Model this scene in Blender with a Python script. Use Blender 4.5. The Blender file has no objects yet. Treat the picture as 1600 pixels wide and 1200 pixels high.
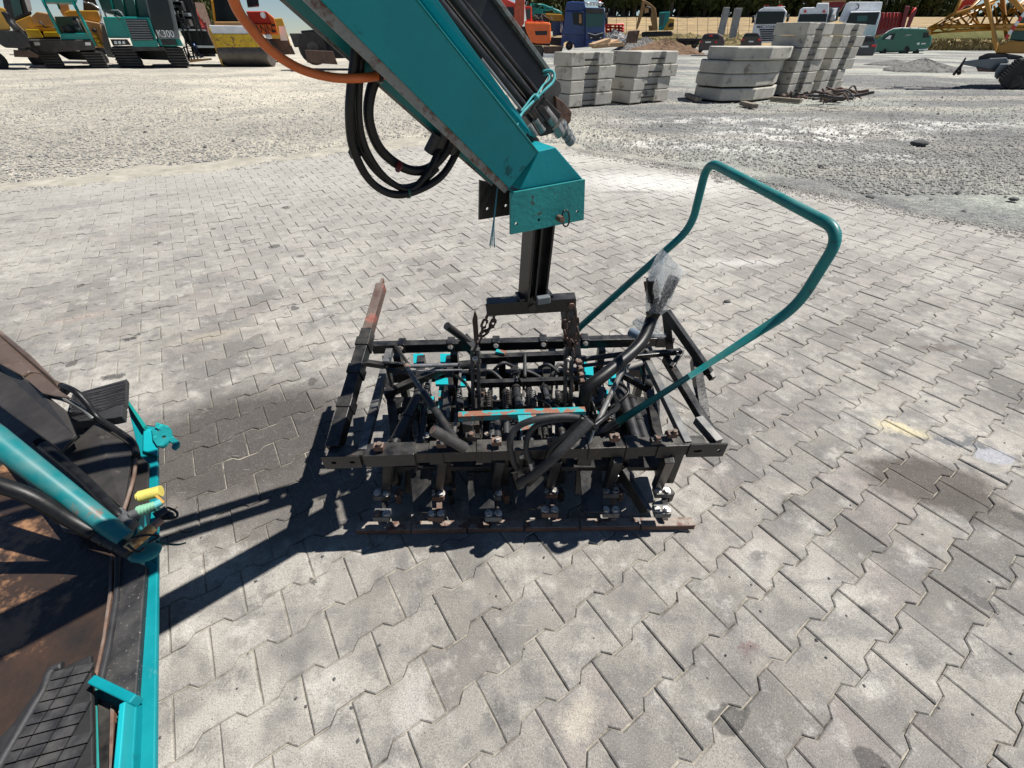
import bpy, bmesh, math, random
import numpy as np
from mathutils import Vector, Matrix
S = bpy.context.scene
COL = S.collection

# ---------------------------------------------------------------- camera
FPX, PITCH, ROLL, CAMH = 664.9, 0.6846, 0.0034, 1.376
_fw = Vector((0, math.cos(PITCH), -math.sin(PITCH)))
_rt0 = Vector((1, 0, 0)); _up0 = _rt0.cross(_fw)
_rt = _rt0 * math.cos(ROLL) + _up0 * math.sin(ROLL)
_up = _rt.cross(_fw)
CP = Vector((0, 0, CAMH))
cd = bpy.data.cameras.new('camera'); cam = bpy.data.objects.new('camera', cd); COL.objects.link(cam)
cd.sensor_width = 36; cd.lens = FPX / 1600 * 36; cd.clip_start = 0.02; cd.clip_end = 3000
M4 = Matrix((_rt, _up, -_fw)).transposed().to_4x4(); M4.translation = CP
cam.matrix_world = M4
S.camera = cam
# ---------------------------------------------------------------- sky and sun
SUNV = Vector((0.572, 0.18, 1.0)).normalized()
w = bpy.data.worlds.new('World'); S.world = w; w.use_nodes = True
nt = w.node_tree; bg = nt.nodes['Background']
sky = nt.nodes.new('ShaderNodeTexSky'); sky.sky_type = 'NISHITA'; sky.sun_disc = False
sky.sun_elevation = math.asin(SUNV.z); sky.sun_rotation = math.atan2(SUNV.x, SUNV.y)
sky.air_density = 0.75; sky.dust_density = 0.0; sky.ozone_density = 3.5
nt.links.new(sky.outputs[0], bg.inputs[0]); bg.inputs[1].default_value = 0.05
sd = bpy.data.lights.new('sun', 'SUN'); sun = bpy.data.objects.new('sun', sd); COL.objects.link(sun)
sd.energy = 5.0; sd.angle = math.radians(0.5); sd.color = (1.0, 0.96, 0.90)
sun.rotation_euler = SUNV.to_track_quat('Z', 'Y').to_euler(); sun.location = (6, 2, 12)
S.view_settings.view_transform = 'Standard'; S.view_settings.look = 'None'
S.view_settings.exposure = 0.55; S.view_settings.gamma = 1; S.view_settings.use_curve_mapping = False

# ---------------------------------------------------------------- helpers
def ray(u, v): return _fw + _rt * ((u - 800) / FPX) + _up * ((600 - v) / FPX)
def PZ(u, v, z=0.0):
    d = ray(u, v); return CP + d * ((z - CAMH) / d.z)
def PY(u, v, y):
    d = ray(u, v); return CP + d * (y / d.y)
V3 = Vector

def rgb(c): return (c[0], c[1], c[2], 1)
MATS = {}
def mat(name, base, rough=0.6, metal=0.0, var=0.15, vs=6.0, wear=None, wscale=8.0, wth=0.62, wsoft=0.05,
        bump=0.0, bscale=40.0, base2=None, coat=0.0, dust=0.0, spec=0.5):
    """noise-varied paint/metal; wear = second colour that shows through where a noise passes wth; dust on up faces"""
    if name in MATS: return MATS[name]
    m = bpy.data.materials.new(name); m.use_nodes = True; MATS[name] = m
    n = m.node_tree.nodes; l = m.node_tree.links; b = n['Principled BSDF']
    tc = n.new('ShaderNodeNewGeometry')
    no = n.new('ShaderNodeTexNoise'); no.inputs['Scale'].default_value = vs; no.inputs['Detail'].default_value = 6; no.inputs['Roughness'].default_value = .65
    l.new(tc.outputs['Position'], no.inputs['Vector'])
    mx = n.new('ShaderNodeMix'); mx.data_type = 'RGBA'
    mr = n.new('ShaderNodeMapRange'); mr.inputs[1].default_value = .3; mr.inputs[2].default_value = .7
    l.new(no.outputs[0], mr.inputs[0]); l.new(mr.outputs[0], mx.inputs[0])
    c2 = base2 if base2 else [x * (1 + var) + var * .02 for x in base]
    c1 = base if base2 else [x * (1 - var) for x in base]
    mx.inputs[6].default_value = rgb(c1); mx.inputs[7].default_value = rgb(c2)
    out = mx.outputs[2]
    rsock = None
    if wear:
        n2 = n.new('ShaderNodeTexNoise'); n2.inputs['Scale'].default_value = wscale; n2.inputs['Detail'].default_value = 9; n2.inputs['Roughness'].default_value = .7
        l.new(tc.outputs['Position'], n2.inputs['Vector'])
        m2 = n.new('ShaderNodeMapRange'); m2.inputs[1].default_value = wth; m2.inputs[2].default_value = wth + wsoft
        l.new(n2.outputs[0], m2.inputs[0])
        x2 = n.new('ShaderNodeMix'); x2.data_type = 'RGBA'; l.new(m2.outputs[0], x2.inputs[0]); l.new(out, x2.inputs[6]); x2.inputs[7].default_value = rgb(wear)
        out = x2.outputs[2]; rsock = m2.outputs[0]
    if dust:
        sx = n.new('ShaderNodeSeparateXYZ'); l.new(tc.outputs['Normal'], sx.inputs[0])
        n3 = n.new('ShaderNodeTexNoise'); n3.inputs['Scale'].default_value = 25; n3.inputs['Detail'].default_value = 5
        l.new(tc.outputs['Position'], n3.inputs['Vector'])
        mm = n.new('ShaderNodeMapRange'); mm.inputs[1].default_value = .35; mm.inputs[2].default_value = .75; l.new(n3.outputs[0], mm.inputs[0])
        ma = n.new('ShaderNodeMath'); ma.operation = 'MULTIPLY'; l.new(sx.outputs[2], ma.inputs[0]); l.new(mm.outputs[0], ma.inputs[1]); ma.use_clamp = True
        mb_ = n.new('ShaderNodeMath'); mb_.operation = 'MULTIPLY'; mb_.inputs[1].default_value = dust; l.new(ma.outputs[0], mb_.inputs[0]); mb_.use_clamp = True
        x3 = n.new('ShaderNodeMix'); x3.data_type = 'RGBA'; l.new(mb_.outputs[0], x3.inputs[0]); l.new(out, x3.inputs[6]); x3.inputs[7].default_value = rgb((.33, .31, .27))
        out = x3.outputs[2]
    l.new(out, b.inputs['Base Color'])
    rr = n.new('ShaderNodeMapRange'); rr.inputs[3].default_value = max(.05, rough - .12); rr.inputs[4].default_value = min(1, rough + .15)
    l.new(no.outputs[0], rr.inputs[0]); l.new(rr.outputs[0], b.inputs['Roughness'])
    b.inputs['Metallic'].default_value = metal; b.inputs['Coat Weight'].default_value = coat
    b.inputs['Specular IOR Level'].default_value = spec
    if bump:
        bn = n.new('ShaderNodeTexNoise'); bn.inputs['Scale'].default_value = bscale; bn.inputs['Detail'].default_value = 5
        l.new(tc.outputs['Position'], bn.inputs['Vector'])
        bp = n.new('ShaderNodeBump'); bp.inputs['Strength'].default_value = bump; bp.inputs['Distance'].default_value = .5 / bscale
        l.new(bn.outputs[0], bp.inputs['Height']); l.new(bp.outputs[0], b.inputs['Normal'])
    return m

OFF = {}
def _basis(d, up=None):
    d = d.normalized(); up = V3(up) if up is not None else V3((0, 0, 1))
    if abs(d.dot(up.normalized())) > .97: up = V3((0, 1, 0)) if abs(d.y) < .9 else V3((1, 0, 0))
    s = d.cross(up).normalized(); return s, s.cross(d).normalized()
class MB:
    def __init__(s): s.v = []; s.f = []; s.sm = []
    def add(s, vs, fs, smooth=False):
        o = len(s.v); s.v += [tuple(x) for x in vs]
        for f in fs: s.f.append(tuple(i + o for i in f)); s.sm.append(smooth)
        return s
    def box(s, c, d, rz=0, R=None):
        c = V3(c); R = R or Matrix.Rotation(rz, 3, 'Z'); hx, hy, hz = d[0] / 2, d[1] / 2, d[2] / 2
        P = [c + R @ V3((x, y, z)) for z in (-hz, hz) for x, y in ((-hx, -hy), (hx, -hy), (hx, hy), (-hx, hy))]
        return s.add(P, [(3, 2, 1, 0), (4, 5, 6, 7), (0, 1, 5, 4), (1, 2, 6, 5), (2, 3, 7, 6), (3, 0, 4, 7)])
    def bar(s, a, b, w, h, up=None):
        a = V3(a); b = V3(b); sd_, u = _basis(b - a, up)
        P = [p + sd_ * x * w / 2 + u * y * h / 2 for p in (a, b) for x, y in ((-1, -1), (1, -1), (1, 1), (-1, 1))]
        return s.add(P, [(0, 1, 2, 3), (7, 6, 5, 4), (4, 5, 1, 0), (5, 6, 2, 1), (6, 7, 3, 2), (7, 4, 0, 3)])
    def cyl(s, a, b, r, n=12, r2=None, cap=True):
        a = V3(a); b = V3(b); r2 = r if r2 is None else r2; x, y = _basis(b - a)
        P = [p + (x * math.cos(t) + y * math.sin(t)) * q for p, q in ((a, r), (b, r2)) for t in [2 * math.pi * i / n for i in range(n)]]
        s.add(P, [(i, i + n, (i + 1) % n + n, (i + 1) % n) for i in range(n)], True)
        if cap: s.add(P[:n], [tuple(range(n))]); s.add(P[n:], [tuple(reversed(range(n)))])
        return s
    def tube(s, pts, r, n=10, cap=True, closed=False, rs=None):
        pts = [V3(p) for p in pts]; N = len(pts); o = len(s.v); prev = None
        for i, p in enumerate(pts):
            if closed: d = pts[(i + 1) % N] - pts[i - 1]
            else: d = pts[min(i + 1, N - 1)] - pts[max(i - 1, 0)]
            d.normalize()
            if prev is None: x, y = _basis(d)
            else:
                x = prev - d * prev.dot(d); x.normalize(); y = d.cross(x)
            prev = x; q = rs[i] if rs else r
            s.v += [tuple(p + (x * math.cos(2 * math.pi * k / n) + y * math.sin(2 * math.pi * k / n)) * q) for k in range(n)]
        for i in range(N if closed else N - 1):
            a = o + i * n; b = o + ((i + 1) % N) * n
            for k in range(n):
                s.f.append((a + k, a + (k + 1) % n, b + (k + 1) % n, b + k)); s.sm.append(True)
        if cap and not closed:
            s.f.append(tuple(o + k for k in reversed(range(n)))); s.sm.append(False)
            s.f.append(tuple(o + (N - 1) * n + k for k in range(n))); s.sm.append(False)
        return s
    def prism(s, poly, ext):
        """poly: world points; ext: vector"""
        P = [V3(p) for p in poly]; e = V3(ext); n = len(P)
        nrm = V3((0, 0, 0))
        for i in range(n): nrm += P[i].cross(P[(i + 1) % n])
        if nrm.dot(e) > 0: P.reverse()
        Q = [p + e for p in P]
        return s.add(P + Q, [tuple(range(n)), tuple(reversed(range(n, 2 * n)))] + [(i + n, (i + 1) % n + n, (i + 1) % n, i) for i in range(n)])
    def sphere(s, c, r, n=10, m=6):
        c = V3(c); r = (r, r, r) if isinstance(r, (int, float)) else r
        P = [c + V3((0, 0, r[2]))]
        for j in range(1, m):
            t = math.pi * j / m
            P += [c + V3((r[0] * math.sin(t) * math.cos(2 * math.pi * i / n), r[1] * math.sin(t) * math.sin(2 * math.pi * i / n), r[2] * math.cos(t))) for i in range(n)]
        P.append(c - V3((0, 0, r[2])))
        F = [(0, 1 + i, 1 + (i + 1) % n) for i in range(n)]
        for j in range(m - 2):
            F += [(1 + j * n + i, 1 + (j + 1) * n + i, 1 + (j + 1) * n + (i + 1) % n, 1 + j * n + (i + 1) % n) for i in range(n)]
        L = len(P) - 1; F += [(L, 1 + (m - 2) * n + (i + 1) % n, 1 + (m - 2) * n + i) for i in range(n)]
        return s.add(P, F, True)
    def build(s, name, m, parent=None, bevel=0.0, label=None, kind=None, seg=2):
        off = OFF.get(parent.name, V3((0, 0, 0))) if parent else V3((0, 0, 0))
        me = bpy.data.meshes.new(name)
        me.from_pydata([(x - off.x, y - off.y, z - off.z) for x, y, z in s.v], [], s.f)
        me.polygons.foreach_set('use_smooth', s.sm); me.materials.append(m); me.validate(); me.update()
        o = bpy.data.objects.new(name, me); COL.objects.link(o)
        if parent: o.parent = parent; OFF[o.name] = off
        if bevel:
            bv = o.modifiers.new('b', 'BEVEL'); bv.width = bevel; bv.segments = seg; bv.limit_method = 'ANGLE'; bv.angle_limit = math.radians(40)
        if label: o['label'] = label
        if kind: o['kind'] = kind
        return o
def thing(name, label, cat, loc, group=None):
    o = bpy.data.objects.new(name, None); COL.objects.link(o); o.location = loc; o.empty_display_size = .1
    o['label'] = label; o['category'] = cat; OFF[o.name] = V3(loc)
    if group: o['group'] = group
    return o
def tag(o, label, cat, group=None):
    o['label'] = label; o['category'] = cat
    if group: o['group'] = group
    return o
def copy_tree(o, parent=None):
    c = o.copy(); COL.objects.link(c)
    if parent: c.parent = parent
    for ch in list(o.children): copy_tree(ch, c)
    return c
def smooth_path(pts, n=8, closed=False):
    pts = [V3(p) for p in pts]; out = []; N = len(pts)
    rng = range(N) if closed else range(N - 1)
    for i in rng:
        g = lambda k: pts[k % N] if closed else pts[min(max(k, 0), N - 1)]
        p0, p1, p2, p3 = g(i - 1), g(i), g(i + 1), g(i + 2)
        for j in range(n):
            t = j / n
            out.append(.5 * ((2 * p1) + (p2 - p0) * t + (2 * p0 - 5 * p1 + 4 * p2 - p3) * t * t + (3 * p1 - p0 - 3 * p2 + p3) * t ** 3))
    if not closed: out.append(pts[-1])
    return out
def round_path(pts, rad, n=7):
    """polyline with filleted corners"""
    pts = [V3(p) for p in pts]; out = [pts[0]]
    for i in range(1, len(pts) - 1):
        a = (pts[i - 1] - pts[i]); b = (pts[i + 1] - pts[i]); r = min(rad, a.length * .45, b.length * .45)
        A = pts[i] + a.normalized() * r; B = pts[i] + b.normalized() * r
        for k in range(n + 1):
            t = k / n; out.append(A * (1 - t) ** 2 + pts[i] * 2 * t * (1 - t) + B * t * t)
    out.append(pts[-1]); return out
def text_mesh(txt, name, m, origin, xdir, updir, size, parent, ext=.01, sx=1.0):
    cu = bpy.data.curves.new('t', 'FONT'); cu.body = txt; cu.size = 1; cu.extrude = 0; cu.align_x = 'CENTER'; cu.align_y = 'CENTER'
    to = bpy.data.objects.new('t', cu); COL.objects.link(to)
    me = bpy.data.meshes.new_from_object(to.evaluated_get(bpy.context.evaluated_depsgraph_get()))
    bpy.data.objects.remove(to)
    x = V3(xdir).normalized(); y = V3(updir).normalized(); off = OFF.get(parent.name, V3()) if parent else V3()
    o0 = V3(origin)
    for v in me.vertices: v.co = o0 + x * v.co.x * size * sx + y * v.co.y * size - off
    me.materials.clear(); me.materials.append(m)
    o = bpy.data.objects.new(name, me); COL.objects.link(o)
    if parent: o.parent = parent
    return o

# ---------------------------------------------------------------- common materials
TEAL = mat('teal_paint', (.001, .215, .25), .40, spec=.3, var=.16, vs=4, wear=(.001, .085, .10), wscale=9, wth=.62, wsoft=.06, bump=.06, bscale=60)
TEALW = mat('worn_teal_paint', (.004, .24, .26), .45, var=.15, vs=9, wear=(.11, .055, .035), wscale=34, wth=.60, wsoft=.03, bump=.15, bscale=80)
TEALR = mat('rusted_teal_paint', (.004, .30, .32), .5, var=.15, vs=9, wear=(.24, .10, .06), wscale=24, wth=.49, wsoft=.03, bump=.2, bscale=90)
BLK = mat('black_paint', (.0065, .0065, .0075), .30, var=.4, vs=20, wear=(.035, .022, .015), wscale=35, wth=.60, wsoft=.05, bump=.12, bscale=90, dust=.16, spec=.5)
BLKR = mat('rusty_black_steel', (.0065, .0058, .005), .45, var=.4, vs=22, wear=(.055, .023, .013), wscale=28, wth=.55, wsoft=.10, bump=.2, bscale=90, dust=.26, spec=.45)
RUST = mat('rusty_steel', (.10, .055, .038), .75, var=.35, vs=18, wear=(.17, .075, .045), wscale=30, wth=.52, wsoft=.12, bump=.3, bscale=90, dust=.5)
STEEL = mat('bare_steel', (.30, .30, .30), .35, metal=.8, var=.2, vs=30, bump=.08, bscale=90)
ZINC = mat('zinc_bolt', (.48, .46, .43), .5, metal=.3, var=.3, vs=60, wear=(.16, .10, .06), wscale=70, wth=.54)
RUB = mat('black_rubber', (.004, .004, .0045), .42, spec=.35, var=.3, vs=30, bump=.05, bscale=120)
RUBG = mat('grey_rubber', (.022, .022, .024), .6, var=.3, vs=30, bump=.15, bscale=120)
# ================================================================= GROUND
def nnode(nt, typ, **kw):
    n = nt.nodes.new(typ)
    for k, v in kw.items():
        if k.startswith('i_'): n.inputs[k[2:].replace('_', ' ')].default_value = v
        else: setattr(n, k, v)
    return n
def gravel_mat():
    m = bpy.data.materials.new('gravel'); m.use_nodes = True; nt = m.node_tree; l = nt.links; b = nt.nodes['Principled BSDF']
    g = nnode(nt, 'ShaderNodeNewGeometry'); pos = g.outputs['Position']
    def noise(s, d=6, r=.6):
        n = nnode(nt, 'ShaderNodeTexNoise'); n.inputs['Scale'].default_value = s; n.inputs['Detail'].default_value = d; n.inputs['Roughness'].default_value = r
        l.new(pos, n.inputs['Vector']); return n.outputs[0]
    def mr(s, a, c, lo=0, hi=1):
        n = nnode(nt, 'ShaderNodeMapRange'); n.inputs[1].default_value = a; n.inputs[2].default_value = c; n.inputs[3].default_value = lo; n.inputs[4].default_value = hi
        l.new(s, n.inputs[0]); return n.outputs[0]
    def mix(f, A, B, blend='MIX'):
        n = nnode(nt, 'ShaderNodeMix', data_type='RGBA', blend_type=blend)
        if hasattr(f, 'node'): l.new(f, n.inputs[0])
        else: n.inputs[0].default_value = f
        for k, s in ((6, A), (7, B)):
            if hasattr(s, 'node'): l.new(s, n.inputs[k])
            else: n.inputs[k].default_value = rgb(s)
        return n.outputs[2]
    def math_(op, a, c):
        n = nnode(nt, 'ShaderNodeMath', operation=op, use_clamp=(op != 'SUBTRACT'))
        for k, s in ((0, a), (1, c)):
            if hasattr(s, 'node'): l.new(s, n.inputs[k])
            else: n.inputs[k].default_value = s
        return n.outputs[0]
    sx = nnode(nt, 'ShaderNodeSeparateXYZ'); l.new(pos, sx.inputs[0])
    # left part pale sandy, right part darker blue-grey
    side = mr(sx.outputs[0], -1.0, 3.2)
    wob = noise(.35, 4); side = math_('ADD', side, mr(wob, .35, .65, -.35, .35))
    basec = mix(side, (.385, .36, .305), (.175, .178, .176))
    # sandy clearings
    pat = mr(noise(.16, 7, .62), .47, .58)
    basec = mix(pat, basec, mix(side, (.53, .49, .40), (.33, .345, .305)))
    tr = nnode(nt, 'ShaderNodeMapping'); tr.inputs['Scale'].default_value = (.05, .5, 1); tr.inputs['Rotation'].default_value = (0, 0, .25); l.new(pos, tr.inputs[0])
    tn = nnode(nt, 'ShaderNodeTexNoise'); tn.inputs['Scale'].default_value = 1.3; tn.inputs['Detail'].default_value = 5; l.new(tr.outputs[0], tn.inputs['Vector'])
    basec = mix(mr(tn.outputs[0], .5, .66, 0, .6), basec, (.44, .41, .35))
    # chalky white patch to the right of the middle
    def blob(x, y, rx, ry, rot=0.0):
        mp = nnode(nt, 'ShaderNodeMapping', vector_type='TEXTURE'); mp.inputs['Location'].default_value = (x, y, 0); mp.inputs['Rotation'].default_value = (0, 0, rot); mp.inputs['Scale'].default_value = (rx, ry, 1e3)
        l.new(pos, mp.inputs[0]); ln = nnode(nt, 'ShaderNodeVectorMath', operation='LENGTH'); l.new(mp.outputs[0], ln.inputs[0])
        return math_('SUBTRACT', 1.0, ln.outputs['Value'])
    wn = noise(1.6, 8, .7)
    for (x, y, rx, ry, ro, st) in ((5.6, 9.2, 2.6, 1.3, .1, .8), (4.6, 10.8, 3.2, .7, .1, .6), (8.6, 10.2, 2.8, .9, .2, .55), (3.0, 8.0, 2.0, .7, -.3, .6), (5.5, 7.2, 1.5, .5, -.3, .4)):
        bl = blob(x, y, rx, ry, ro); k = math_('MULTIPLY', mr(bl, 0, .6), 1.0)
        k = math_('MULTIPLY', k, mr(wn, .44, .56)); k = math_('MULTIPLY', k, st * 1.4)
        basec = mix(k, basec, (.62, .61, .57))
    # individual stones
    vo = nnode(nt, 'ShaderNodeTexVoronoi'); vo.inputs['Scale'].default_value = 34; l.new(pos, vo.inputs['Vector'])
    hs = nnode(nt, 'ShaderNodeSeparateColor'); l.new(vo.outputs['Color'], hs.inputs[0])
    basec = mix(.62, basec, mix(hs.outputs[0], (.34, .34, .35), (1, .99, .97)), 'MULTIPLY')
    vo2 = nnode(nt, 'ShaderNodeTexVoronoi'); vo2.inputs['Scale'].default_value = 7; l.new(pos, vo2.inputs['Vector'])
    h2 = nnode(nt, 'ShaderNodeSeparateColor'); l.new(vo2.outputs['Color'], h2.inputs[0])
    basec = mix(.35, basec, mix(h2.outputs[1], (.5, .5, .51), (1, 1, 1)), 'MULTIPLY')
    hsv = nnode(nt, 'ShaderNodeHueSaturation'); hsv.inputs['Value'].default_value = 1.5; l.new(basec, hsv.inputs['Color'])
    l.new(hsv.outputs[0], b.inputs['Base Color']); b.inputs['Roughness'].default_value = .95; b.inputs['Specular IOR Level'].default_value = .15
    bp = nnode(nt, 'ShaderNodeBump'); bp.inputs['Strength'].default_value = .9; bp.inputs['Distance'].default_value = .02
    l.new(vo.outputs['Distance'], bp.inputs['Height']); bp.invert = True
    bp2 = nnode(nt, 'ShaderNodeBump'); bp2.inputs['Strength'].default_value = .8; bp2.inputs['Distance'].default_value = .12
    l.new(noise(2.2, 8, .75), bp2.inputs['Height']); l.new(bp.outputs[0], bp2.inputs['Normal']); l.new(bp2.outputs[0], b.inputs['Normal'])
    return m
GRAV = gravel_mat()
# one sheet to the horizon, finer close by
xs = np.concatenate([np.linspace(-900, -60, 12), np.linspace(-50, 60, 111), np.linspace(75, 900, 12)])
ys = np.concatenate([np.linspace(-40, -5, 6), np.linspace(-4, 60, 97), np.linspace(62, 96, 18), [130, 200, 400, 900, 1800]])
mb = MB(); W = len(xs)
rng = np.random.RandomState(3)
vs = []
for j, y in enumerate(ys):
    for i, x in enumerate(xs):
        near = 1 if (7.6 < y < 60 or (y > 5 and abs(x) > 7)) else 0
        vs.append((x, y, -.016 + (.008 * near * math.sin(x * 1.3 + y * .7) * math.sin(x * .6 - y * 1.1) if near else 0)))
mb.add(vs, [(j * W + i, j * W + i + 1, (j + 1) * W + i + 1, (j + 1) * W + i) for j in range(len(ys) - 1) for i in range(W - 1)], True)
mb.build('ground', GRAV, kind='structure')

# ================================================================= PAVEMENT
YAW, LCX, LCY = 0.58306, -0.13308, -0.79127
PA, PB = 0.2, 0.14018
_cy, _sy = math.cos(YAW), math.sin(YAW)
def L2W(x, y): x -= LCX; y -= LCY; return (x * _cy - y * _sy, x * _sy + y * _cy)
def W2L(X, Y): return (X * _cy + Y * _sy + LCX, -X * _sy + Y * _cy + LCY)
def paver_mat():
    m = bpy.data.materials.new('paving_concrete'); m.use_nodes = True; nt = m.node_tree; l = nt.links; b = nt.nodes['Principled BSDF']
    g = nnode(nt, 'ShaderNodeNewGeometry'); pos = g.outputs['Position']
    def noise(s, d=6, r=.6, vec=None):
        n = nnode(nt, 'ShaderNodeTexNoise'); n.inputs['Scale'].default_value = s; n.inputs['Detail'].default_value = d; n.inputs['Roughness'].default_value = r
        l.new(vec or pos, n.inputs['Vector']); return n.outputs[0]
    def mr(s, a, c, lo=0, hi=1):
        n = nnode(nt, 'ShaderNodeMapRange'); n.inputs[1].default_value = a; n.inputs[2].default_value = c; n.inputs[3].default_value = lo; n.inputs[4].default_value = hi
        l.new(s, n.inputs[0]); return n.outputs[0]
    def mix(f, A, B, blend='MIX'):
        n = nnode(nt, 'ShaderNodeMix', data_type='RGBA', blend_type=blend)
        if hasattr(f, 'node'): l.new(f, n.inputs[0])
        else: n.inputs[0].default_value = f
        for k, s in ((6, A), (7, B)):
            if hasattr(s, 'node'): l.new(s, n.inputs[k])
            else: n.inputs[k].default_value = rgb(s)
        return n.outputs[2]
    def M(op, a, c):
        n = nnode(nt, 'ShaderNodeMath', operation=op)
        for k, s in ((0, a), (1, c)):
            if hasattr(s, 'node'): l.new(s, n.inputs[k])
            else: n.inputs[k].default_value = s
        return n.outputs[0]
    at = nnode(nt, 'ShaderNodeAttribute', attribute_name='tone'); oi = nnode(nt, 'ShaderNodeObjectInfo')
    t = M('FRACT', M('ADD', at.outputs['Fac'], oi.outputs['Random']), 0)
    t2 = M('FRACT', M('MULTIPLY', t, 7.31), 0)
    c = mix(t, (.158, .148, .133), (.305, .286, .256))
    c = mix(M('MULTIPLY', mr(t2, .72, 1), .45), c, (.285, .24, .225))    # slightly pink stones
    # weathering clouds crossing the joints
    c = mix(mr(noise(1.1, 7, .62), .44, .62, 0, .85), c, (.415, .392, .35))
    c = mix(mr(noise(3.6, 6, .6), .50, .70, 0, .75), c, (.135, .13, .125))
    c = mix(mr(noise(8.5, 7, .68), .54, .68, 0, .65), c, (.50, .48, .44))
    # per-stone darker middle (worn top) : low-contrast medium blotches
    c = mix(mr(noise(14, 4, .55), .48, .66, 0, .5), c, (.125, .122, .12))
    mpx = nnode(nt, 'ShaderNodeMapping'); mpx.inputs['Scale'].default_value = (1.2, 7.5, 1); mpx.inputs['Rotation'].default_value = (0, 0, -.35); l.new(pos, mpx.inputs[0])
    c = mix(mr(noise(1.3, 7, .66, mpx.outputs[0]), .52, .64, 0, .55), c, (.17, .165, .158))
    # paler and dusty towards the far edge
    sx = nnode(nt, 'ShaderNodeSeparateXYZ'); l.new(pos, sx.inputs[0])
    far = mr(sx.outputs[1], 1.6, 5.5, 0, .62); c = mix(far, c, (.43, .415, .375))
    def blob(x, y, rx, ry, rot=0.0):
        wv = nnode(nt, 'ShaderNodeTexNoise'); wv.inputs['Scale'].default_value = 9; wv.inputs['Detail'].default_value = 9; wv.inputs['Roughness'].default_value = .7; l.new(pos, wv.inputs['Vector'])
        sc = nnode(nt, 'ShaderNodeVectorMath', operation='MULTIPLY_ADD'); l.new(wv.outputs['Color'], sc.inputs[0]); sc.inputs[1].default_value = (.20, .20, 0); l.new(pos, sc.inputs[2])
        sb = nnode(nt, 'ShaderNodeVectorMath', operation='SUBTRACT'); l.new(sc.outputs[0], sb.inputs[0]); sb.inputs[1].default_value = (.10, .10, 0)
        mp = nnode(nt, 'ShaderNodeMapping', vector_type='TEXTURE'); mp.inputs['Location'].default_value = (x, y, 0); mp.inputs['Rotation'].default_value = (0, 0, rot); mp.inputs['Scale'].default_value = (rx, ry, 1e3)
        l.new(sb.outputs[0], mp.inputs[0]); ln = nnode(nt, 'ShaderNodeVectorMath', operation='LENGTH'); l.new(mp.outputs[0], ln.inputs[0])
        return ln.outputs['Value']
    def stain(px, rx, ry, rot, col, a, soft=.45):
        nonlocal c
        p = PZ(*px)
        c = mix(mr(blob(p.x, p.y, rx, ry, rot), 1 - soft, 1.0, a, 0), c, col)
    # oil-damp, dark area left of the clamp
    stain((370, 690), .66, .42, .3, (.055, .048, .044), .88, .4)
    stain((480, 780), .50, .26, .4, (.08, .07, .063), .68, .5)
    stain((1450, 752), .30, .16, -.15, (.06, .046, .038), .82, .35)
    stain((1545, 800), .27, .09, -.5, (.08, .07, .062), .7, .4)
    stain((1240, 780), .05, .03, 0, (.09, .085, .08), .6, .5)
    stain((1090, 560), .10, .035, .1, (.10, .09, .08), .6, .5)
    stain((1470, 545), .16, .04, .0, (.12, .10, .085), .7, .5)
    stain((1500, 690), .13, .035, -.2, (.12, .125, .135), .85, .2)
    stain((1552, 712), .085, .055, .2, (.33, .34, .37), .9, .12)
    stain((1405, 670), .13, .045, -.3, (.60, .53, .34), .8, .6)
    stain((1190, 870), .035, .02, 0, (.10, .098, .095), .6, .5)
    stain((1530, 938), .03, .045, .2, (.11, .105, .10), .9, .15)
    stain((1365, 955), .03, .03, 0, (.10, .098, .095), .7, .6)
    stain((495, 907), .022, .012, 0, (.075, .07, .065), .85, .25)
    stain((1172, 1015), .025, .022, 0, (.17, .10, .095), .7, .6)
    stain((1175, 1028), .04, .035, 0, (.15, .135, .13), .6, .6)
    stain((905, 1115), .075, .05, .2, (.50, .45, .37), .65, .7)
    stain((785, 1125), .07, .05, .4, (.10, .10, .10), .75, .7)
    stain((775, 1090), .03, .03, 0, (.09, .09, .09), .7, .6)
    stain((645, 1095), .06, .09, 0, (.48, .46, .43), .55, .5)
    stain((370, 985), .05, .03, .3, (.52, .50, .46), .6, .7)
    stain((200, 530), .05, .022, .3, (.035, .034, .034), .9, .3)
    stain((215, 523), .03, .015, .3, (.035, .034, .034), .9, .3)
    stain((180, 587), .08, .03, .3, (.04, .04, .04), .8, .4)
    stain((457, 663), .045, .02, .35, (.05, .048, .046), .85, .3)
    stain((475, 657), .03, .014, .35, (.05, .048, .046), .85, .3)
    stain((330, 525), .3, .06, .4, (.42, .37, .29), .5, .7)
    stain((120, 497), .25, .05, .4, (.42, .33, .28), .45, .7)
    stain((1020, 285), 1.3, .7, -.2, (.62, .61, .57), .9, .7)
    stain((850, 250), 2.4, .6, 0, (.50, .48, .43), .8, .6)
    stain((1160, 410), .5, .10, .1, (.55, .53, .50), .6, .7)
    stain((980, 300), .5, .08, 0, (.17, .165, .155), .6, .6)
    stain((150, 318), 1.0, .10, .5, (.20, .195, .185), .45, .6)
    # small sharp-edged drips and dark scuffs
    c = mix(mr(noise(5.5, 10, .8), .575, .62, 0, .5), c, (.115, .11, .105))
    c = mix(mr(noise(2.3, 11, .82), .57, .62, 0, .40), c, (.49, .475, .44))
    # oil drips
    vo = nnode(nt, 'ShaderNodeTexVoronoi'); vo.inputs['Scale'].default_value = 3.1; vo.inputs['Randomness'].default_value = 1
    wv = nnode(nt, 'ShaderNodeTexNoise'); wv.inputs['Scale'].default_value = 14; l.new(pos, wv.inputs['Vector'])
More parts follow.
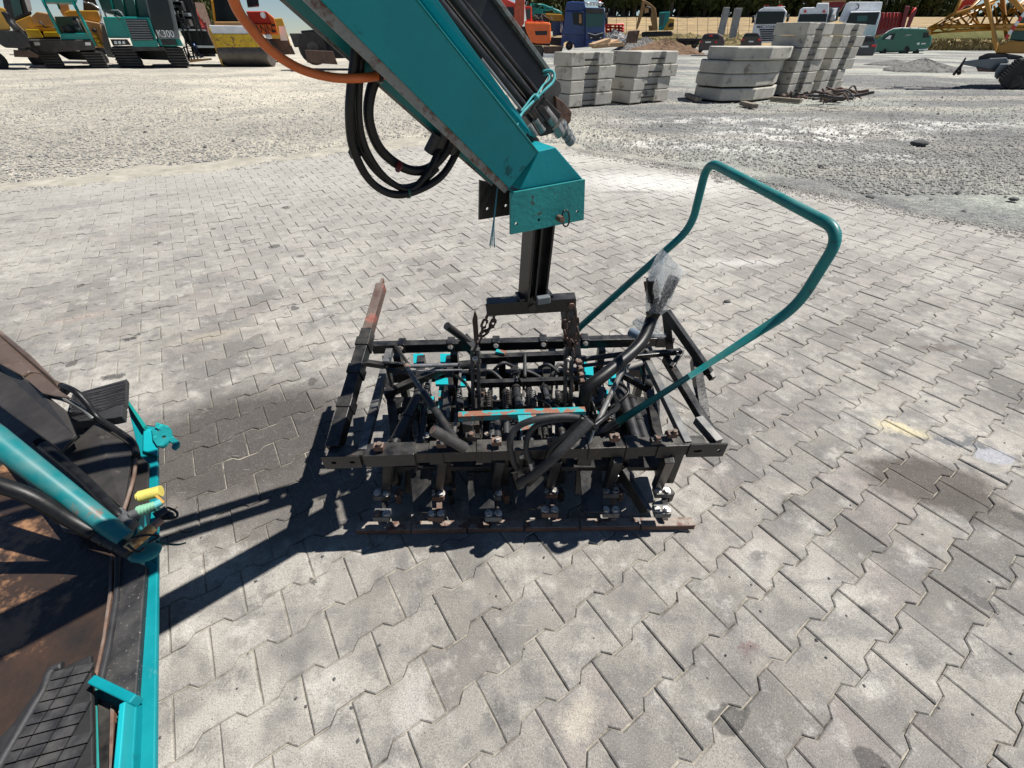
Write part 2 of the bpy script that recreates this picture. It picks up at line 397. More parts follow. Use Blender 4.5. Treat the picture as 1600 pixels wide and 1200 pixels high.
    ad = nnode(nt, 'ShaderNodeVectorMath', operation='MULTIPLY_ADD'); l.new(wv.outputs['Color'], ad.inputs[0]); ad.inputs[1].default_value = (.1, .1, 0); l.new(pos, ad.inputs[2])
    l.new(ad.outputs[0], vo.inputs['Vector'])
    vh = nnode(nt, 'ShaderNodeSeparateColor'); l.new(vo.outputs['Color'], vh.inputs[0])
    size = mr(vh.outputs[0], .35, 1, 0, .17)
    d = M('SUBTRACT', size, vo.outputs['Distance']); c = mix(mr(d, 0, .02, 0, .75), c, (.06, .057, .054))
    # aggregate speckle and scratches
    c = mix(mr(noise(300, 3, .75), .37, .5, .6, 0), c, (.085, .082, .08))
    c = mix(mr(noise(300, 3, .75), .58, .70, 0, .45), c, (.60, .57, .52))
    mp = nnode(nt, 'ShaderNodeMapping'); mp.inputs['Scale'].default_value = (5, 70, 1); mp.inputs['Rotation'].default_value = (0, 0, .5); l.new(pos, mp.inputs[0])
    c = mix(mr(noise(1.6, 3, .7, mp.outputs[0]), .66, .72, 0, .35), c, (.52, .50, .46))
    l.new(c, b.inputs['Base Color']); b.inputs['Roughness'].default_value = .88; b.inputs['Specular IOR Level'].default_value = .25
    bp = nnode(nt, 'ShaderNodeBump'); bp.inputs['Strength'].default_value = .35; bp.inputs['Distance'].default_value = .0025; l.new(noise(380, 4, .75), bp.inputs['Height'])
    bp2 = nnode(nt, 'ShaderNodeBump'); bp2.inputs['Strength'].default_value = .4; bp2.inputs['Distance'].default_value = .01; l.new(noise(26, 5, .6), bp2.inputs['Height']); l.new(bp.outputs[0], bp2.inputs['Normal'])
    l.new(bp2.outputs[0], b.inputs['Normal'])
    return m
PAV = paver_mat()
SAND = mat('joint_sand', (.30, .275, .23), .95, var=.35, vs=40, wear=(.07, .063, .055), wscale=7, wth=.47, wsoft=.14, bump=.6, bscale=200, spec=.2)
DUST = mat('pale_sand', (.36, .338, .285), .95, var=.25, vs=3, wear=(.24, .225, .19), wscale=9, wth=.5, wsoft=.2, bump=.7, bscale=50, spec=.1)
def stone_outline(ins=0.0022):
    a, w1, w2 = .1 - ins, .0815 - ins, .0585 - ins
    q = [(a, -w1), (a, w1), (.061, w1), (.0385, w2), (-.0385, w2), (-.061, w1), (-a, w1), (-a, -w1), (-.061, -w1), (-.0385, -w2), (.0385, -w2), (.061, -w1)]
    return q
OUT0 = stone_outline(.0016); OUT1 = stone_outline(.0052)
CR_ = random.Random(99)
VAR = []
for _v in range(8):
    jit = [(CR_.gauss(0, .0005), CR_.gauss(0, .0005)) for _ in range(12)]
    chip = {CR_.randrange(12): CR_.uniform(.003, .009) for _ in range(CR_.choice((0, 1, 1, 2)))}
    def _in(out, kx):
        r = []
        for i_, (x, y) in enumerate(out):
            L_ = math.hypot(x, y); c_ = chip.get(i_, 0) * kx; r.append((x * (1 - c_ / L_) + jit[i_][0], y * (1 - c_ / L_) + jit[i_][1]))
        return r
    VAR.append((_in(OUT1, 1.0), _in(OUT0, .35), _in(OUT0, .35)))
def stone_geo(cx, cy, rot, dz, tilt, va=0):
    vs = []
    for out, z in zip(VAR[va], (0.0, -.0030, -.02)):
        for x, y in out:
            xx = x * math.cos(rot) - y * math.sin(rot); yy = x * math.sin(rot) + y * math.cos(rot)
            vs.append((cx + xx, cy + yy, z + dz + tilt[0] * x + tilt[1] * y))
    n = 12
    fs = [tuple(range(n))] + [(k * n + i, (k + 1) * n + i, (k + 1) * n + (i + 1) % n, k * n + (i + 1) % n) for k in (0, 1) for i in range(n)]
    return vs, fs
EDGE_A = W2L(-2.0, 7.75)[1]     # far-left edge (parallel to the rows)
def inside(x, y):
    X, Y = L2W(x, y)
    if y > EDGE_A: return False
    # right-hand edge line on the ground, slightly wavy
    p = PZ(920, 238); q = PZ(1600, 362)
    cr = (q.x - p.x) * (Y - p.y) - (q.y - p.y) * (X - p.x)
    return cr < 0.05
cells = []
for k in range(-72, 16):
    yc = -PB * (k + .5)
    for i in range(-70, 75):
        xc = PA * (i + (.5 if k % 2 else 1.0))
        X, Y = L2W(xc, yc)
        if Y < -1.2 or Y > 9.5 or X < -8.0 or X > 8.0: continue
        if Y < .2 and abs(X) > 2.6: continue
        if abs(X) > 2.2 + Y * 1.45: continue
        if inside(xc, yc): cells.append((k, i, xc, yc, X, Y))
def px_size(c):
    d = (V3((c[4], c[5], 0)) - CP); dep = d.dot(_fw)
    if dep < .3: return 0
    u = 800 + FPX * d.dot(_rt) / dep; v = 600 - FPX * d.dot(_up) / dep
    if not (-40 < u < 1640 and v < 1250): return 0
    if u < 245 and v > 640: return 0
    return (CAMH / d.length) / d.length ** 2 + 1e-3
cells.sort(key=lambda c: -px_size(c))
pv = MB()
hull = [L2W(-9, -2.0)]
# bedding sheet of sand between the stones, cut to the paved area
bed = [(-8.5, -1.6), (3.5, -1.6)]
p, q = PZ(920, 238), PZ(1600, 362)
dirr = (q - p).normalized(); r0 = q + dirr * 3.4; r1 = p - dirr * .2
e0 = L2W(-9.5, EDGE_A); 
bed = [(-8.6, -1.6, 0), (r0.x, -1.6, 0), (r0.x, r0.y, 0), (q.x, q.y, 0), (r1.x, r1.y, 0), (L2W(W2L(-.2, 8)[0], EDGE_A)[0], L2W(W2L(-.2, 8)[0], EDGE_A)[1], 0), (e0[0], e0[1], 0)]
pv.add([(x, y, -.0055) for x, y, z in bed], [tuple(range(len(bed)))])
pave = pv.build('pavement', SAND, kind='structure')
SMS = []
for va in range(8):
    vsg, fsg = stone_geo(0, 0, 0, 0, (0, 0), va)
    sm = bpy.data.meshes.new('paving_stone'); sm.from_pydata(vsg, [], fsg); sm.materials.append(PAV); SMS.append(sm)
    a = sm.attributes.new('tone', 'FLOAT', 'POINT'); a.data.foreach_set('value', [0.0] * len(vsg))
R = random.Random(11)
rest_v, rest_f, rest_t = [], [], []
for n_, c in enumerate(cells):
    dz = R.gauss(0, .0012); tl = (R.gauss(0, .010), R.gauss(0, .010)); rr = YAW + R.gauss(0, .004)
    cx = c[4] + R.gauss(0, .0006); cy = c[5] + R.gauss(0, .0006)
    if n_ < 300:
        o = bpy.data.objects.new('paving_stone', R.choice(SMS)); COL.objects.link(o); o.parent = pave
        o.location = (cx, cy, dz); o.rotation_euler = (tl[1], -tl[0], rr)
    else:
        vs_, fs_ = stone_geo(cx, cy, rr, dz, (tl[0], tl[1]), R.randrange(8)); o_ = len(rest_v)
        fs_ = fs_[:13] if c[5] > 3.5 else fs_
        rest_v += vs_; rest_f += [tuple(i + o_ for i in f) for f in fs_]; rest_t += [R.random()] * len(vs_)
me = bpy.data.meshes.new('paving_stones'); me.from_pydata(rest_v, [], rest_f); me.materials.append(PAV)
a = me.attributes.new('tone', 'FLOAT', 'POINT'); a.data.foreach_set('value', rest_t)
o = bpy.data.objects.new('paving_stones', me); COL.objects.link(o); o.parent = pave; o['kind'] = 'stuff'

# ragged sand tongues over the pavement edges
def ribbon(pts, wl, wr, z0, name, m, seed, up=.0):
    R = random.Random(seed); mb = MB(); P = [V3((x, y, 0)) for x, y in pts]
    seg = []
    for i in range(len(P) - 1):
        n = max(2, int((P[i + 1] - P[i]).length / .06))
        for j in range(n): seg.append(P[i].lerp(P[i + 1], j / n))
    seg.append(P[-1]); vs = []; K = 6
    ph = [R.uniform(0, 6.28) for _ in range(8)]
    for i, p in enumerate(seg):
        d = (seg[min(i + 1, len(seg) - 1)] - seg[max(i - 1, 0)]).normalized(); nrm = V3((-d.y, d.x, 0)); s = i * .06
        wob = lambda a: (math.sin(s * 1.7 + ph[a]) * .4 + math.sin(s * 5.1 + ph[a + 1]) * .25 + math.sin(s * 13 + ph[a + 2]) * .15 + R.uniform(-.12, .12))
        A = wl * (1 + wob(0)); B = wr * (1 + wob(4))
        for k in range(K + 1):
            t = k / K; off = A * (1 - t) - B * t
            zz = z0 + (.012 * math.sin(math.pi * t) if 0 < k < K else -.006) + (R.uniform(-.002, .003) if 0 < k < K else 0)
            vs.append(p + nrm * off + V3((0, 0, zz)))
    mb.add(vs, [(i * (K + 1) + k, i * (K + 1) + k + 1, (i + 1) * (K + 1) + k + 1, (i + 1) * (K + 1) + k) for i in range(len(seg) - 1) for k in range(K)], True)
    return mb.build(name, m, kind='structure')
eL = [L2W(x, EDGE_A) for x in (-8.5, -5, -2, 0, 1.5, 3.2)]
ribbon(eL + [(PZ(905, 232).x, PZ(905, 232).y)], .34, .26, .002, 'sand_strip', DUST, 4)
ribbon([(PZ(880, 231).x, PZ(880, 231).y), (p.x, p.y), (PZ(1130, 268).x, PZ(1130, 268).y), (PZ(1340, 313).x, PZ(1340, 313).y), (q.x, q.y), (r0.x, r0.y)], .34, .05, .0015, 'sand_edge', GRAV, 9)

# loose gravel close enough to read as stones
GST = mat('gravel_stone', (.20, .198, .19), .9, var=.1, vs=1.2, base2=(.42, .40, .36), bump=.3, bscale=60, spec=.2)
rs = np.random.RandomState(5)
verts = []; faces = []
def pebbles(n, fx, smin, smax, seed):
    rs = np.random.RandomState(seed); mb = MB(); k = 0; tries = 0
    V = []; F = []
    base = np.array([(1, 0, 0), (0, 1, 0), (-1, 0, 0), (0, -1, 0), (0, 0, .75), (0, 0, -.5)], float)
    tri = [(0, 1, 4), (1, 2, 4), (2, 3, 4), (3, 0, 4), (1, 0, 5), (2, 1, 5), (3, 2, 5), (0, 3, 5)]
    while k < n and tries < n * 6:
        tries += 1
        x, y = fx(rs)
        s = smin + (smax - smin) * rs.rand() ** 2.2
        a = rs.rand() * 6.28; B = base * (1 + .35 * (rs.rand(6, 1) - .5)) * np.array([s * (.8 + .6 * rs.rand()), s, s * (.5 + .5 * rs.rand())])
        c, sn = math.cos(a), math.sin(a)
        X = B[:, 0] * c - B[:, 1] * sn + x; Y_ = B[:, 0] * sn + B[:, 1] * c + y; Z_ = B[:, 2] + s * .25 - .012
        o = len(V); V.extend(zip(X.tolist(), Y_.tolist(), Z_.tolist())); F.extend([(t[0] + o, t[1] + o, t[2] + o) for t in tri]); k += 1
    mb.v = V; mb.f = F; mb.sm = [False] * len(F); return mb
def off_pave(rs):
    while True:
        v = 60 + 12 + 230 * rs.rand() ** 1.1; u = rs.rand() * 1700 - 50
        p_ = PZ(u, v)
        if p_.y > 24: continue
        lx, ly = W2L(p_.x, p_.y)
        if not inside(lx, ly): return p_.x, p_.y
pebbles(42000, off_pave, .008, .028, 3).build('gravel_stones', GST, kind='stuff')
DST = mat('dark_stone', (.07, .07, .07), .9, var=.3, vs=5, bump=.3, bscale=50)
def off_pave2(rs):
    while True:
        p_ = PZ(rs.rand() * 1700 - 50, 150 + 200 * rs.rand())
        lx, ly = W2L(p_.x, p_.y)
        if not inside(lx, ly): return p_.x, p_.y
pebbles(140, off_pave2, .015, .045, 8).build('dark_gravel_lumps', DST, kind='stuff')
def on_pave(rs):
    p_ = PZ(rs.rand() * 1500 + 100, 260 + 900 * rs.rand() ** 1.5); return p_.x, p_.y
g_ = pebbles(330, on_pave, .002, .006, 12)
g_.v = [(x, y, z + .012) for x, y, z in g_.v]
g_.build('loose_grit', DST, kind='stuff')
def edge_pts(rs):
    if rs.rand() < .55:
        x = -8 + 11 * rs.rand(); y = EDGE_A + rs.randn() * .16; return L2W(x, y)
    t = rs.rand(); A = PZ(905, 236); B_ = PZ(1640, 372); n = (B_ - A).normalized(); o = rs.randn() * .13 + .06; pp = A.lerp(B_, t); return pp.x - n.y * o, pp.y + n.x * o
g_ = pebbles(12000, edge_pts, .004, .014, 21); g_.v = [(x, y, z + .014) for x, y, z in g_.v]; g_.build('edge_gravel', GST, kind='stuff')
# larger single lumps the photo shows
for (u, v, r_, lab) in ((1435, 227, .13, 'flat black rubber lump lying on the gravel right of the chalky patch'),
                        (1136, 472, .022, 'small dark clod on the paving stones inside the teal handle loop'),
                        (1583, 313, .05, 'dark stone on the gravel near the right edge of the picture'),
                        (1358, 310, .05, 'clod of dark dirt on the sandy edge of the pavement')):
    p_ = PZ(u, v); mb = MB(); R = random.Random(int(u))
    mb.sphere((p_.x, p_.y, r_ * .25), (r_, r_ * .75, r_ * .38), 12, 7)
    mb.v = [(x + R.uniform(-.12, .12) * r_, y + R.uniform(-.12, .12) * r_, z + R.uniform(-.08, .08) * r_) for x, y, z in mb.v]
    tag(mb.build('dirt_clod', DST), lab, 'clod')
# ================================================================= BACKGROUND
def glass_mat(name, c=(.02, .03, .035)):
    m = mat(name, c, .12, var=.1, vs=2, spec=.35); return m
GLS = glass_mat('dark_glass', (.006, .012, .016)); GLT = glass_mat('teal_glass', (.03, .10, .10))
def paint(n, c, rough=.4, **k): return mat(n, c, rough, var=.12, vs=2.5, wear=tuple(x * .45 + .02 for x in c), wscale=3, wth=.6, wsoft=.15, **k)
YEL = paint('machine_yellow', (.55, .30, .03)); YBR = paint('bright_yellow', (.70, .48, .01)); TAN = paint('faded_tan_paint', (.50, .29, .12))
DTEAL = paint('machine_teal', (.006, .24, .21)); DGRN = paint('dark_green_paint', (.008, .07, .055)); ORG = paint('machine_orange', (.80, .15, .03))
RED = paint('machine_red', (.62, .05, .03)); DRED = paint('dark_red_paint', (.20, .015, .02)); BLU = paint('truck_blue', (.010, .05, .19), coat=.4)
WHT = paint('white_paint', (.78, .80, .82)); GRY = paint('grey_paint', (.14, .16, .17)); MAR = paint('maroon_car_paint', (.03, .010, .014), coat=.6)
NAVY = paint('dark_blue_car_paint', (.012, .018, .03), coat=.6); GRN = paint('van_green_paint', (.006, .115, .075), coat=.4)
DK = mat('dark_machine_steel', (.017, .017, .019), .6, var=.5, vs=3); DK2 = mat('dusty_dark_steel', (.05, .047, .045), .7, var=.5, vs=3)
BRN = mat('brown_rusty_steel', (.10, .06, .045), .8, var=.4, vs=3, wear=(.16, .10, .07), wscale=2)
TYRE = mat('tyre_rubber', (.022, .021, .021), .85, var=.4, vs=6); CHR = mat('bright_metal', (.6, .62, .64), .3, metal=.6, var=.1)
LRED = paint('lamp_red', (.6, .02, .02)); PLATE = mat('number_plate', (.75, .75, .72), .5, var=.03); GOLD = paint('crane_ochre', (.44, .20, .015))
FR = {'A': (0, 0, 6.957), 'B': (200, 0, 6.957), 'C': (760, 0, 8), 'D': (920, 0, 8), 'E': (1080, 0, 5.333), 'F': (1360, 0, 6.667), 'G': (860, 50, 7.273), '1': (0, 0, 3.5556), 'X': (0, 0, 1)}
def zp(fr, p): u0, v0, s = FR[fr]; return (u0 + p[0] / s, v0 + p[1] / s)
class Px:
    """shapes of one far machine: outlines in its front plane, each with its own distance and thickness"""
    def __init__(s, fr, y, name, label, cat, base, group=None):
        s.fr = fr; s.y = y; b = zp(fr, base); p = PY(b[0], b[1], y); s.root = thing(name, label, cat, (p.x, y, 0), group)
    def P(s, p, dy=0): u, v = zp(s.fr, p); return PY(u, v, s.y + dy)
    def pr(s, name, m, poly, dy=0, dep=.5, bevel=0, parent=None, **k):
        kx = s.root.location.x / s.y
        return MB().prism([s.P(p, dy) for p in poly], (dep * kx, dep, 0)).build(name, m, parent or s.root, bevel=bevel, **k)
    def tb(s, name, m, pts, r, dy=0, n=6, parent=None, **k):
        mb = MB()
        for q in (pts if isinstance(pts[0][0], (tuple, list)) else [pts]): mb.tube([s.P(p, dy) for p in q], r, n)
        return mb.build(name, m, parent or s.root, **k)
    def wheel(s, c, r, dy=0, wdt=.5, axis='y', name='wheel', m=None):
        C_ = s.P(c, dy); rr = (s.P((c[0], c[1] - r), dy) - C_).length
        e = V3((s.root.location.x / s.y, 1, 0)) if axis == 'y' else V3((1, 0, 0))
        mb = MB(); mb.cyl(C_, C_ + e * wdt, rr, 20); o = mb.build(name, m or TYRE, s.root, bevel=rr * .08)
        MB().cyl(C_ - e * .03, C_ + e * .05, rr * .42, 14).build('rim', DK2, o)
        return o
def xslats(o, m, a, b, c, d, n, th, dy, name):
    """n horizontal slats between the px lines a-b (left) and c-d (right), each a part"""
    for i in range(n):
        t = (i + .5) / n
        L = (a[0] + (b[0] - a[0]) * t, a[1] + (b[1] - a[1]) * t); Rr = (c[0] + (d[0] - c[0]) * t, c[1] + (d[1] - c[1]) * t)
        o_ = MB().bar(o.P(L, dy), o.P(Rr, dy), .05, th).build(name, m, o.root)
# ---------- hill with stubble field, grass berm and wood
FIELD = mat('stubble_field', (.34, .255, .145), .95, base2=(.24, .18, .105), vs=.12, bump=.5, bscale=2, wear=(.46, .33, .17), wscale=.35, wth=.5, wsoft=.15, spec=.1)
DRY = mat('dry_grass_bank', (.20, .15, .07), .95, base2=(.045, .045, .018), vs=1.3, bump=.8, bscale=3, wear=(.36, .28, .14), wscale=2.2, wth=.52, wsoft=.08, spec=.1)
GRS = mat('rough_grass', (.075, .085, .022), .95, base2=(.16, .14, .06), vs=.5, bump=.7, bscale=3, spec=.1)
def strip(name, m, rows, kind='structure', jit=0, seed=1):
    """rows: list of (y, [(x,z)...]) front to back"""
    R = random.Random(seed); mb = MB(); vs = []; n = len(rows[0][1])
    for y, r in rows:
        for x, z in r: vs.append((x, y + R.uniform(-jit, jit), z + R.uniform(-jit, jit) * .3))
    mb.add(vs, [(j * n + i, j * n + i + 1, (j + 1) * n + i + 1, (j + 1) * n + i) for j in range(len(rows) - 1) for i in range(n - 1)], True)
    return mb.build(name, m, kind=kind)
def zat(v, y): return PY(1100, v, y).z
X0, X1, NX = -260, 420, 140
def _sm(t): t = min(1, max(0, t)); return t * t * (3 - 2 * t)
def row(y, z, seed=0, a=0):
    return (y, [(X0 + (X1 - X0) * i / (NX - 1), -.1 + (z + .1) * _sm(((X0 + (X1 - X0) * i / (NX - 1)) / y - .03) / .12)) for i in range(NX)])
strip('field', FIELD, [row(100, -.1), row(108, zat(58, 108)), row(120, zat(48, 120)), row(135, zat(41, 135)), row(150, zat(35, 150)), row(172, zat(26, 172)), row(190, zat(25, 190)), row(230, zat(27, 230)), row(300, zat(32, 300)), row(420, -2)])
def local_bank(name, m, uL, uR, yb, vt, vb, seed, n=40, deep=5):
    """a bank in front of the field: crest at picture row vt, foot at vb"""
    R = random.Random(seed); a = PY(uL, vb, yb); b = PY(uR, vb, yb); zt = PY((uL + uR) / 2, vt, yb + deep * .5).z
    rows = []
    for t, k in ((0, 0), (.25, .55), (.5, 1), (.8, .95), (1, 0)):
        rows.append((yb + deep * t, [(a.x + (b.x - a.x) * i / (n - 1), -.1 + k * (zt + .1) * (.85 + .25 * R.random()) * (0 if i in (0, n - 1) else 1)) for i in range(n)]))
    return strip(name, m, rows, jit=.12, seed=seed)
local_bank('grass_bank', DRY, 1440, 1680, 78, 62, 84, 2)
local_bank('grass_rise', GRS, 1400, 1750, 92, 43, 60, 3, deep=9)
local_bank('rubble_bank', DRY, 935, 1200, 97, 52, 66, 4, deep=6)
# tufts on the dry bank
def tufts(n, x0, x1, y0, y1, z0, h, name, m, seed):
    rs = np.random.RandomState(seed); V = []; F = []
    for _ in range(n):
        x = x0 + (x1 - x0) * rs.rand(); y = y0 + (y1 - y0) * rs.rand(); z = z0(y); H = h * (.5 + rs.rand()); a = rs.rand() * 6.3; s_ = H * .3
        o = len(V); V += [(x - s_ * math.cos(a), y - s_ * math.sin(a), z), (x + s_ * math.cos(a), y + s_ * math.sin(a), z), (x + rs.randn() * H * .35, y + rs.randn() * H * .3, z + H)]; F.append((o, o + 1, o + 2))
    mb = MB(); mb.v = V; mb.f = F; mb.sm = [False] * len(F); return mb.build(name, m, kind='stuff')
a = PY(1440, 84, 78); b = PY(1680, 84, 78)
tufts(5000, a.x, b.x, 78, 82, lambda y: max(0, (y - 78) / 2.5 * 1.0 * .8 if y < 80.5 else .8), .45, 'dry_grass', mat('straw', (.40, .31, .16), .95, base2=(.14, .12, .05), vs=1.5, spec=.1), 5)
# ---------- trees
LEAF = [mat('leaf_dark', (.060, .078, .024), .7, base2=(.022, .036, .013), vs=.25, spec=.2), mat('leaf_mid', (.060, .075, .018), .7, base2=(.022, .035, .010), vs=.3, spec=.2), mat('leaf_olive', (.085, .09, .028), .7, base2=(.03, .04, .012), vs=.3, spec=.2)]
BARK = mat('tree_bark', (.07, .055, .04), .9, var=.3, vs=3)
def crown_mesh(seed, n=1500, conic=0.0):
    rs = np.random.RandomState(seed); V = []; F = []
    lobes = [(rs.uniform(-.5, .5), rs.uniform(-.5, .5), rs.uniform(-.6, .75), rs.uniform(.28, .52)) for _ in range(11)]
    for _ in range(n):
        lx, ly, lz, lr = lobes[rs.randint(len(lobes))]
        d = rs.randn(3); d /= np.linalg.norm(d); r = lr * (.55 + .5 * rs.rand())
        q = 1 - conic * max(0, lz + .4)
        c = np.array([(lx * q + d[0] * r * q), (ly * q + d[1] * r * q), lz + d[2] * r])
        a = rs.randn(3); a /= np.linalg.norm(a); b_ = np.cross(a, d + rs.randn(3) * .4); b_ /= (np.linalg.norm(b_) + 1e-6); s_ = .05 + .07 * rs.rand()
        o = len(V); V += [tuple(c - a * s_ - b_ * s_ * .6), tuple(c + a * s_ - b_ * s_ * .5), tuple(c + a * s_ * .8 + b_ * s_ * .7), tuple(c - a * s_ * .6 + b_ * s_ * .8)]; F.append((o, o + 1, o + 2, o + 3))
    me = bpy.data.meshes.new('crown'); me.from_pydata(V, [], F); return me
CR = []
for k in range(5):
    for li in range(3):
        me = crown_mesh(20 + k, 1500, .5 if k == 4 else .15); me.materials.append(LEAF[li]); CR.append(me)
tm = MB().cyl((0, 0, 0), (0, 0, 1), .055, 8, .03); tm.cyl((0, 0, .6), (.25, .1, 1.15), .025, 6, .01); tm.cyl((0, 0, .55), (-.22, -.1, 1.05), .025, 6, .01)
_t = tm.build('trunk', BARK); TRM = _t.data; bpy.data.objects.remove(_t)
R = random.Random(77)
def tree(x, y, zb, H, wr, k, li, label, group):
    r = thing('tree', label, 'tree', (x, y, zb), group)
    t = bpy.data.objects.new('trunk', TRM); COL.objects.link(t); t.parent = r; t.scale = (H * .9, H * .9, H * .5)
    c = bpy.data.objects.new('crown', CR[k * 3 + li]); COL.objects.link(c); c.parent = r
    c.location = (0, 0, H * .50); c.scale = (wr, wr * .9, H * .52); c.rotation_euler = (0, 0, R.uniform(0, 6.28))
def treeline(us, vbase, y, Hf, li, label, group, spread=1.0, wf=.42):
    for u in us:
        yy = y + R.uniform(-4, 4) * spread; p_ = PY(u + R.uniform(-3, 3), vbase, yy); H = Hf * R.uniform(.82, 1.15)
        tree(p_.x, yy, p_.z - .4, H, H * wf * R.uniform(.85, 1.15), R.randrange(5), li(), label, group)
WG = 'trees of the wood behind the stubble field'
treeline(range(948, 1204, 11), 26, 176, 15.0, lambda: R.choice((0, 0, 1, 0)), 'dark green tree in the dense wood edge above the stubble field', WG)
treeline(range(955, 1204, 15), 24, 188, 19.0, lambda: R.choice((0, 0, 1)), 'dark green tree in the dense wood edge above the stubble field', WG, 1.5)
treeline(range(1206, 1330, 12), 30, 178, 9.5, lambda: R.choice((1, 0, 2)), 'round mid-green tree behind the white trucks', 'trees behind the white trucks')
treeline(range(1330, 1500, 11), 33, 190, 6.5, lambda: R.choice((0, 1)), 'small dark tree of the low hedge line left of the ochre crane', 'hedge line trees')
for _u, _w in ((1382, 'leftmost, partly behind the tipper truck'), (1402, 'second from the left'), (1424, 'middle one'), (1447, 'second from the right'), (1462, 'rightmost, nearest the ochre crane')): treeline((_u,), 33, 186, 9.5, lambda: R.choice((1, 2)), 'taller bushy tree above the hedge line, ' + _w, 'taller hedge trees')
treeline(range(1490, 1640, 14), 34, 192, 5.0, lambda: 0, 'low dark tree seen through the ochre crane lattice', 'trees behind the crane lattice')
treeline((838, 850, 862, 874, 886), 46, 150, 11.5, lambda: 2, 'olive-green tree between the orange excavator and the blue truck', 'olive trees by the blue truck')
treeline((310, 318, 327, 336), 44, 120, 7.0, lambda: 2, 'olive-green bush behind the black paver and the yellow roller', 'bushes behind the roller')
# ---------- wire fence posts in front of the field
FP = mat('fence_post_metal', (.10, .085, .07), .8)
fr_ = thing('wire_fence', 'wire fence on thin dark posts in front of the stubble field', 'fence', (PY(1060, 58, 99).x, 99, 0))
wires = MB()
ends = []
for i, u in enumerate(range(945, 1200, 16)):
    a = PY(u + 2, 66, 99); b = PY(u + R.uniform(0, 3), 25, 99); b.z = min(b.z, a.z + 5)
    MB().cyl(V3((a.x, 99, -.1)), V3((b.x, 99, b.z)), .035, 6).build('post', FP, fr_); ends.append((a.x, b.x, b.z))
for t in (.25, .4, .55, .7, .85): wires.tube([V3((a0 + (b0 - a0) * t, 99, z0 * t)) for a0, b0, z0 in ends], .012, 4)
wires.build('wires', FP, fr_)

# ================================================================= LEFT ROW OF MACHINES
o = Px('A', 27.5, 'wheel_loader', 'yellow wheel loader at the far left with a black bumper', 'loader', (40, 700))
o.pr('body', YEL, [(-260, 40), (0, 75), (60, 95), (120, 330), (0, 335), (-260, 335)], 0, 2.4, .05)
o.tb('lift_arm', DK, [(45, 130), (110, 240), (190, 335)], .13, -.3, 8)
o.pr('counterweight', DK, [(-260, 335), (0, 330), (235, 335), (320, 425), (318, 480), (270, 528), (60, 520), (-20, 470), (-260, 460)], -.2, 2.2, .06)
o.pr('step', BRN, [(150, 545), (330, 550), (420, 600), (420, 625), (160, 620)], .1, .5)
o.wheel((-45, 660), 92, .1, .7)
o.pr('cab', YEL, [(-260, -160), (-120, -160), (-60, 50), (-260, 60)], .3, 1.6)
o = Px('A', 31.5, 'motor_grader', 'yellow road machine with a tan engine hood behind the small teal dumper', 'grader', (380, 660))
o.pr('cab', DK, [(0, -150), (200, -150), (350, 150), (160, 225), (60, 170)], .4, 1.8, .04)
o.pr('windscreen', GLT, [(70, -140), (175, -140), (250, 150), (160, 190)], .34, .1)
o.pr('side_window', WHT, [(225, -120), (300, -120), (350, 110), (310, 130)], .36, .1)
o.pr('hood', TAN, [(340, 180), (400, 125), (560, 150), (650, 290), (380, 285)], 0, 2.6, .05)
o.pr('body', YEL, [(160, 235), (330, 165), (385, 285), (620, 300), (640, 345), (270, 340)], .05, 2.2, .04)
o.pr('headlight_block', YBR, [(275, 315), (420, 320), (475, 410), (310, 415)], -.4, .5, .03)
o.pr('headlight_block', YBR, [(470, 345), (620, 345), (655, 400), (490, 400)], -.4, .5, .03)
o.pr('underbody', DK, [(250, 340), (640, 345), (700, 560), (380, 570)], .3, 2)
o.wheel((430, 640), 95, .4, .8)
o.tb('exhaust', DK, [(430, 235), (500, 300)], .07, -.2)

o = Px('A', 28.6, 'tracked_dumper', 'small teal tracked dumper with an open roll-over frame on a black chassis', 'dumper', (800, 760))
o.pr('canopy', DTEAL, [(430, -60), (850, -60), (835, 30), (480, 22)], 0, 1.8, .03)
for q in ([(465, 0), (560, 190), (650, 370)], [(795, 20), (905, 230), (1040, 505)]): o.tb('roof_post', DTEAL, q, .075, 0, 8)
o.tb('roof_post', DTEAL, [(620, 20), (650, 100)], .05, 1.6)
o.pr('back_panel', DGRN, [(590, 180), (850, 175), (945, 365), (650, 365)], .9, .15)
o.pr('front_panel', DTEAL, [(650, 362), (940, 358), (1000, 432), (665, 432)], 0, .6, .03)
for (x, y, r_) in ((830, 235, .17), (760, 320, .2), (850, 310, .15), (700, 320, .13)): MB().sphere(o.P((x, y), .6), r_, 8, 6).build('engine_part', DK2, o.root)
o.tb('steering_column', DK, [(900, 350), (840, 230), (795, 205)], .04, .4)
o.pr('chassis', DK2, [(300, 432), (1000, 432), (1045, 540), (600, 570), (400, 560), (340, 515)], -.1, 3, .05)
for x in (400, 955): o.pr('headlight', PLATE, [(x - 32, 460), (x + 28, 460), (x + 36, 492), (x - 24, 494)], -.16, .08)
for (a0, a1, b0, b1) in ((405, 610, 535, 730), (880, 1090, 1035, 1200)):
    t = o.pr('track', TYRE, [(a0, 560), (a1, 560), (b1, 765), (b0, 770)], 0, 3.1, .08)
    for i in range(7):
        k = (i + .5) / 7; L = (a0 + (b0 - a0) * k, 560 + 205 * k); Q = (a1 + (b1 - a1) * k, 560 + 200 * k)
        MB().bar(o.P(L, -.03), o.P(Q, -.03), .1, .045).build('track_pad', DK2, t)
o.pr('axle_beam', DK, [(600, 565), (900, 560), (960, 655), (750, 650)], .8, 1)

